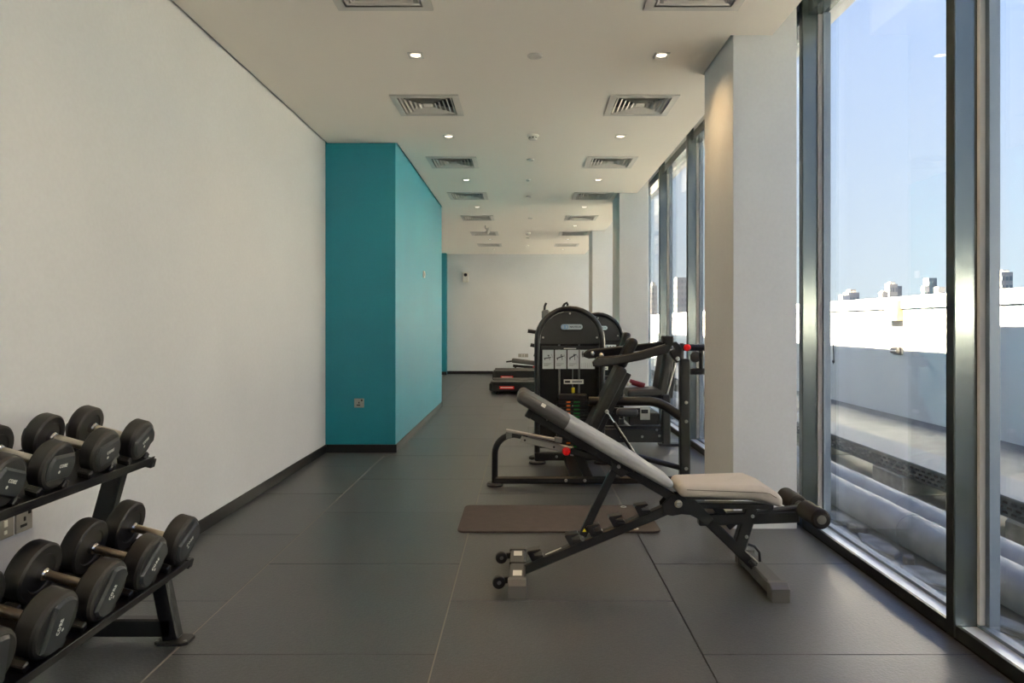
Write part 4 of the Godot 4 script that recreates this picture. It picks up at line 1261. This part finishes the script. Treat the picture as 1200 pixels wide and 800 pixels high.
func build_leg_machine() -> void:
	var D := 7.15
	var S := 815.0 / D
	var B := P(1.1, 0, D)
	var o := thing("leg_machine", "black leg machine with upright backrest and arched tower, behind the press machine", "gym machine", B)
	var L := func(px: float, py: float, z := 0.0) -> Vector3:
		var s: float = 815.0 / (D - z)
		return Vector3((px - 615.0) / s - B.x, 1.242 - (py - 380.0) / s, z)
	make_tower(o, Vector3(0.888 - B.x, 0, D - 8.45), 0.315, 1.39, 0.22)
	# base
	part("front_rail", MB.new().span(L.call(700, 512, 0.0) + Vector3(0, -0.05, 0.03), L.call(778, 502, 0.0) + Vector3(0, 0.0, -0.03), 0.006), M.black_metal, o)
	part("upper_rail", MB.new().span(L.call(700, 503, 0.0), L.call(776, 499, 0.0) + Vector3(0, 0, -0.06), 0.006), M.black_metal, o)
	part("side_rail", MB.new().beam(L.call(706, 512, -0.02), L.call(706, 512, -0.02) + Vector3(0, 0, -1.25), 0.06, 0.06, Vector3.UP, 0.006), M.black_metal, o)
	for p in [[769, 503], [772, 510], [752, 511], [728, 511]]:
		part("bolt", MB.new().lathe([Vector2(0.014, 0.03), Vector2(0.011, 0.038), Vector2(0, 0.039)], L.call(p[0], p[1]), Vector3(0, 0, 1), 10), M.steel_bright, o)
	var gearbox := part("stack_housing", MB.new().span(L.call(737, 498, 0.0), L.call(773, 484, 0.0) + Vector3(0, 0, -0.35), 0.012), M.black_plastic, o)
	part("rear_post", MB.new().beam(L.call(780, 523, 0.0) + Vector3(0, 0.02, 0), L.call(780, 462, 0.0), 0.09, 0.085, Vector3(1, 0, 0), 0.012), M.black_metal, o)
	part("post_foot", MB.new().prism([Vector2(-0.10, -0.05), Vector2(0.10, -0.05), Vector2(0.12, 0.0), Vector2(0.10, 0.05), Vector2(-0.10, 0.05)], 0.022, Transform3D(Basis(Vector3.RIGHT, -PI / 2), Vector3((783.0 - 615) / S - B.x, 0.012, 0)), 0.004), M.black_plastic, o)
	# seat, backrest
	part("seat_pad", MB.new().pad(Vector3(0.40, 0.085, 0.36), 0.03, Transform3D(Basis(Vector3.BACK, 0.05), L.call(755, 459, -0.2))), M.vinyl_black, o, "black padded seat")
	part("seat_frame", MB.new().span(L.call(735, 468, 0.0) + Vector3(0, -0.03, -0.1), L.call(780, 466, 0.0) + Vector3(0, 0, -0.3), 0.006), M.black_metal, o)
	var bs := Basis(Vector3.BACK, -0.16)
	part("back_pad", MB.new().pad(Vector3(0.12, 0.44, 0.36), 0.04, Transform3D(bs, L.call(777, 436, -0.2))), M.vinyl_black, o, "black upright backrest pad")
	part("back_support", MB.new().beam(L.call(785, 466, -0.2), L.call(790, 412, -0.2), 0.05, 0.05, Vector3(1, 0, 0), 0.006), M.black_metal, o)
	part("side_rod", MB.new().tube([L.call(781, 466, 0.0), L.call(792, 425, -0.05)], 0.009, 8), M.steel_bright, o)
	# lever arm, shin roller, controls
	part("shin_roller", MB.new().pad(Vector3(0.22, 0.085, 0.10), 0.035, Transform3D(Basis(), L.call(735, 483, 0.03))), M.cap_rubber, o, "blue-grey padded shin roller")
	part("lever_arm", MB.new().beam(L.call(700, 480, -0.05), L.call(760, 481, -0.05), 0.05, 0.05, Vector3.UP, 0.006), M.black_metal, o)
	part("control_plate", MB.new().box(L.call(756, 484, 0.06), Vector3(0.10, 0.135, 0.012), Basis(), 0.003), M.steel_bright, o, "bright steel adjustment plate")
	part("plate_window", MB.new().box(L.call(755.5, 482, 0.068), Vector3(0.07, 0.04, 0.004), Basis(), 0.001), M.socket_slot, o)
	part("cam_wheel", MB.new().lathe([Vector2(0.05, -0.02), Vector2(0.09, -0.02), Vector2(0.09, 0.02), Vector2(0.05, 0.02)], L.call(712, 492, -0.1), Vector3(0, 0, 1), 24), M.black_plastic, o)
	part("lever_knob", MB.new().tube([L.call(738, 447, -0.3), L.call(755, 452, -0.3)], 0.03, 12), M.red_dark, o, "dark red lever grip")
	part("lever_tip", MB.new().lathe([Vector2(0.02, -0.02), Vector2(0.02, 0.02), Vector2(0, 0.025)], L.call(737, 450, -0.28), Vector3(-1, 0, 0.6), 12), M.print_white, o)
	# reclined head pad of the machine's far side
	var a: Vector3 = L.call(722, 430, -0.75)
	var b: Vector3 = L.call(735, 390, -0.75)
	var u := (b - a).normalized()
	part("far_pad", MB.new().pad(Vector3(0.42, 0.08, 0.2), 0.034, Transform3D(Basis(u, Vector3(-u.y, u.x, 0), Vector3(0, 0, 1)), (a + b) * 0.5)), M.vinyl_black, o)
	part("far_pad_post", MB.new().beam(Vector3(a.x, 0.05, a.z), a + u * 0.05, 0.06, 0.06, Vector3(1, 0, 0), 0.006), M.black_metal, o)

func build_treadmills() -> void:
	for k in 2:
		var d: float = [12.3, 14.75][k]
		var x0: float = [-0.63, -0.69][k]
		var top: float = [0.235, 0.27][k]
		var o := thing("treadmill", ["black treadmill with red side stripe, the one closest to the press machine", "black treadmill with red side stripe, next to the far wall bench"][k], "treadmill", P(x0 + 0.9, 0, d + 0.4))
		var l := -0.9
		part("side_body", MB.new().span(Vector3(l + 0.04, 0.05, 0.40), Vector3(0.85, top - 0.02, 0.28), 0.02), M.black_plastic, o)
		part("side_body", MB.new().span(Vector3(l + 0.04, 0.05, -0.28), Vector3(0.85, top - 0.02, -0.40), 0.02), M.black_plastic, o)
		part("foot_rail", MB.new().span(Vector3(l + 0.03, top - 0.03, 0.41), Vector3(0.8, top, 0.27), 0.008), M.vinyl_dark, o)
		part("foot_rail", MB.new().span(Vector3(l + 0.03, top - 0.03, -0.27), Vector3(0.8, top, -0.41), 0.008), M.vinyl_dark, o)
		part("belt", MB.new().span(Vector3(l + 0.05, 0.10, 0.27), Vector3(0.8, top - 0.015, -0.27), 0.01), M.foam_black, o)
		part("rear_cover", MB.new().span(Vector3(l, 0.06, 0.38), Vector3(l + 0.09, top - 0.03, -0.38), 0.02), M.black_plastic, o)
		var st := part("side_stripe", MB.new().span(Vector3(l + 0.18, 0.10, 0.401), Vector3(l + 0.44, 0.15, 0.403)), M.red_plastic, o, "red brand stripe")
		part("stripe_print", MB.new().span(Vector3(l + 0.20, 0.118, 0.403), Vector3(l + 0.42, 0.134, 0.4045)), M.print_white, st)
		for q in [[l + 0.15, 0.33], [0.7, 0.33], [l + 0.15, -0.33], [0.7, -0.33]]:
			part("foot", MB.new().lathe([Vector2(0, 0), Vector2(0.04, 0), Vector2(0.03, 0.02), Vector2(0.015, 0.03), Vector2(0.015, 0.06)], Vector3(q[0], 0, q[1]), Vector3.UP, 12), M.black_plastic, o)
		part("motor_cover", MB.new().pad(Vector3(0.45, 0.16, 0.78), 0.06, Transform3D(Basis(Vector3.BACK, 0.15), Vector3(0.78, top + 0.03, 0))), M.black_plastic, o)
		for s in [-1.0, 1.0]:
			part("mast", MB.new().beam(Vector3(0.80, 0.12, s * 0.37), Vector3(0.66, 1.18, s * 0.33), 0.05, 0.10, Vector3(1, 0, 0), 0.012), M.steel_grey, o)
			part("hand_rail", MB.new().tube([Vector3(0.66, 1.05, s * 0.33), Vector3(0.40, 1.02, s * 0.34), Vector3(0.28, 0.98, s * 0.34)], 0.022, 10), M.black_plastic, o)
		part("console", MB.new().pad(Vector3(0.10, 0.30, 0.72), 0.03, Transform3D(Basis(Vector3.BACK, 0.4), Vector3(0.64, 1.26 - 0.10, 0))), M.black_plastic, o)
		part("display", MB.new().box(Vector3(0.64, 1.16, 0) + Basis(Vector3.BACK, 0.4) * Vector3(-0.05, 0, 0), Vector3(0.006, 0.2, 0.5), Basis(Vector3.BACK, 0.4), 0.002), M.charcoal_panel, o)

func build_back_equipment() -> void:
	# storage mast with pegs, just visible beside the press tower
	var o := thing("peg_rack", "tall grey storage mast with black pegs behind the press tower", "rack", P(0.235, 0, 8.0))
	part("mast", MB.new().span(Vector3(-0.05, 0.03, 0.05), Vector3(0.06, 1.30, -0.05), 0.01), M.steel_grey, o)
	part("mast_cap", MB.new().span(Vector3(-0.042, 1.30, 0.045), Vector3(0.05, 1.41, -0.045), 0.02), M.steel_grey, o)
	part("top_hook", MB.new().tube([Vector3(-0.01, 1.40, 0), Vector3(-0.005, 1.45, 0), Vector3(0.012, 1.49, 0)], 0.014, 10), M.black_metal, o)
	part("foot", MB.new().span(Vector3(-0.2, 0, 0.25), Vector3(0.2, 0.03, -0.25), 0.008), M.black_metal, o)
	for y in [1.155, 0.995, 0.885]:
		var l: float = {1.155: 0.20, 0.995: 0.17, 0.885: 0.13}[y]
		part("peg", MB.new().tube([Vector3(-0.04, y - 0.01, 0), Vector3(-l, y + 0.012, 0)], 0.022, 12), M.black_plastic, o)
		part("peg_clip", MB.new().box(Vector3(-0.085, y - 0.03, 0), Vector3(0.05, 0.05, 0.05), Basis(), 0.008), M.black_plastic, o)
	# bench by the far wall
	var b := thing("flat_bench", "low dark bench with red knob standing before the far wall", "bench", P(0.02, 0, 16.4))
	part("pad", MB.new().pad(Vector3(0.62, 0.10, 0.32), 0.03, Transform3D(Basis(Vector3.BACK, -0.12), Vector3(-0.02, 0.36, 0))), M.vinyl_dark, b)
	part("grip", MB.new().tube([Vector3(-0.46, 0.36, 0), Vector3(-0.25, 0.385, 0)], 0.02, 10), M.black_metal, b)
	part("frame_beam", MB.new().beam(Vector3(-0.3, 0.27, 0), Vector3(0.35, 0.22, 0), 0.06, 0.06, Vector3.UP, 0.006), M.black_metal, b)
	for x in [-0.24, 0.28]:
		part("leg", MB.new().beam(Vector3(x, 0.25, 0), Vector3(x * 1.1, 0.02, 0), 0.05, 0.05, Vector3(1, 0, 0), 0.005), M.black_metal, b)
		part("foot", MB.new().span(Vector3(x * 1.1 - 0.03, 0, 0.22), Vector3(x * 1.1 + 0.03, 0.04, -0.22), 0.006), M.black_metal, b)
	part("red_knob", MB.new().lathe([Vector2(0.02, 0), Vector2(0.04, 0.03), Vector2(0.03, 0.06), Vector2(0, 0.065)], Vector3(0.21, 0.24, 0.03), Vector3(0, 0, 1), 14), M.red_plastic, b)
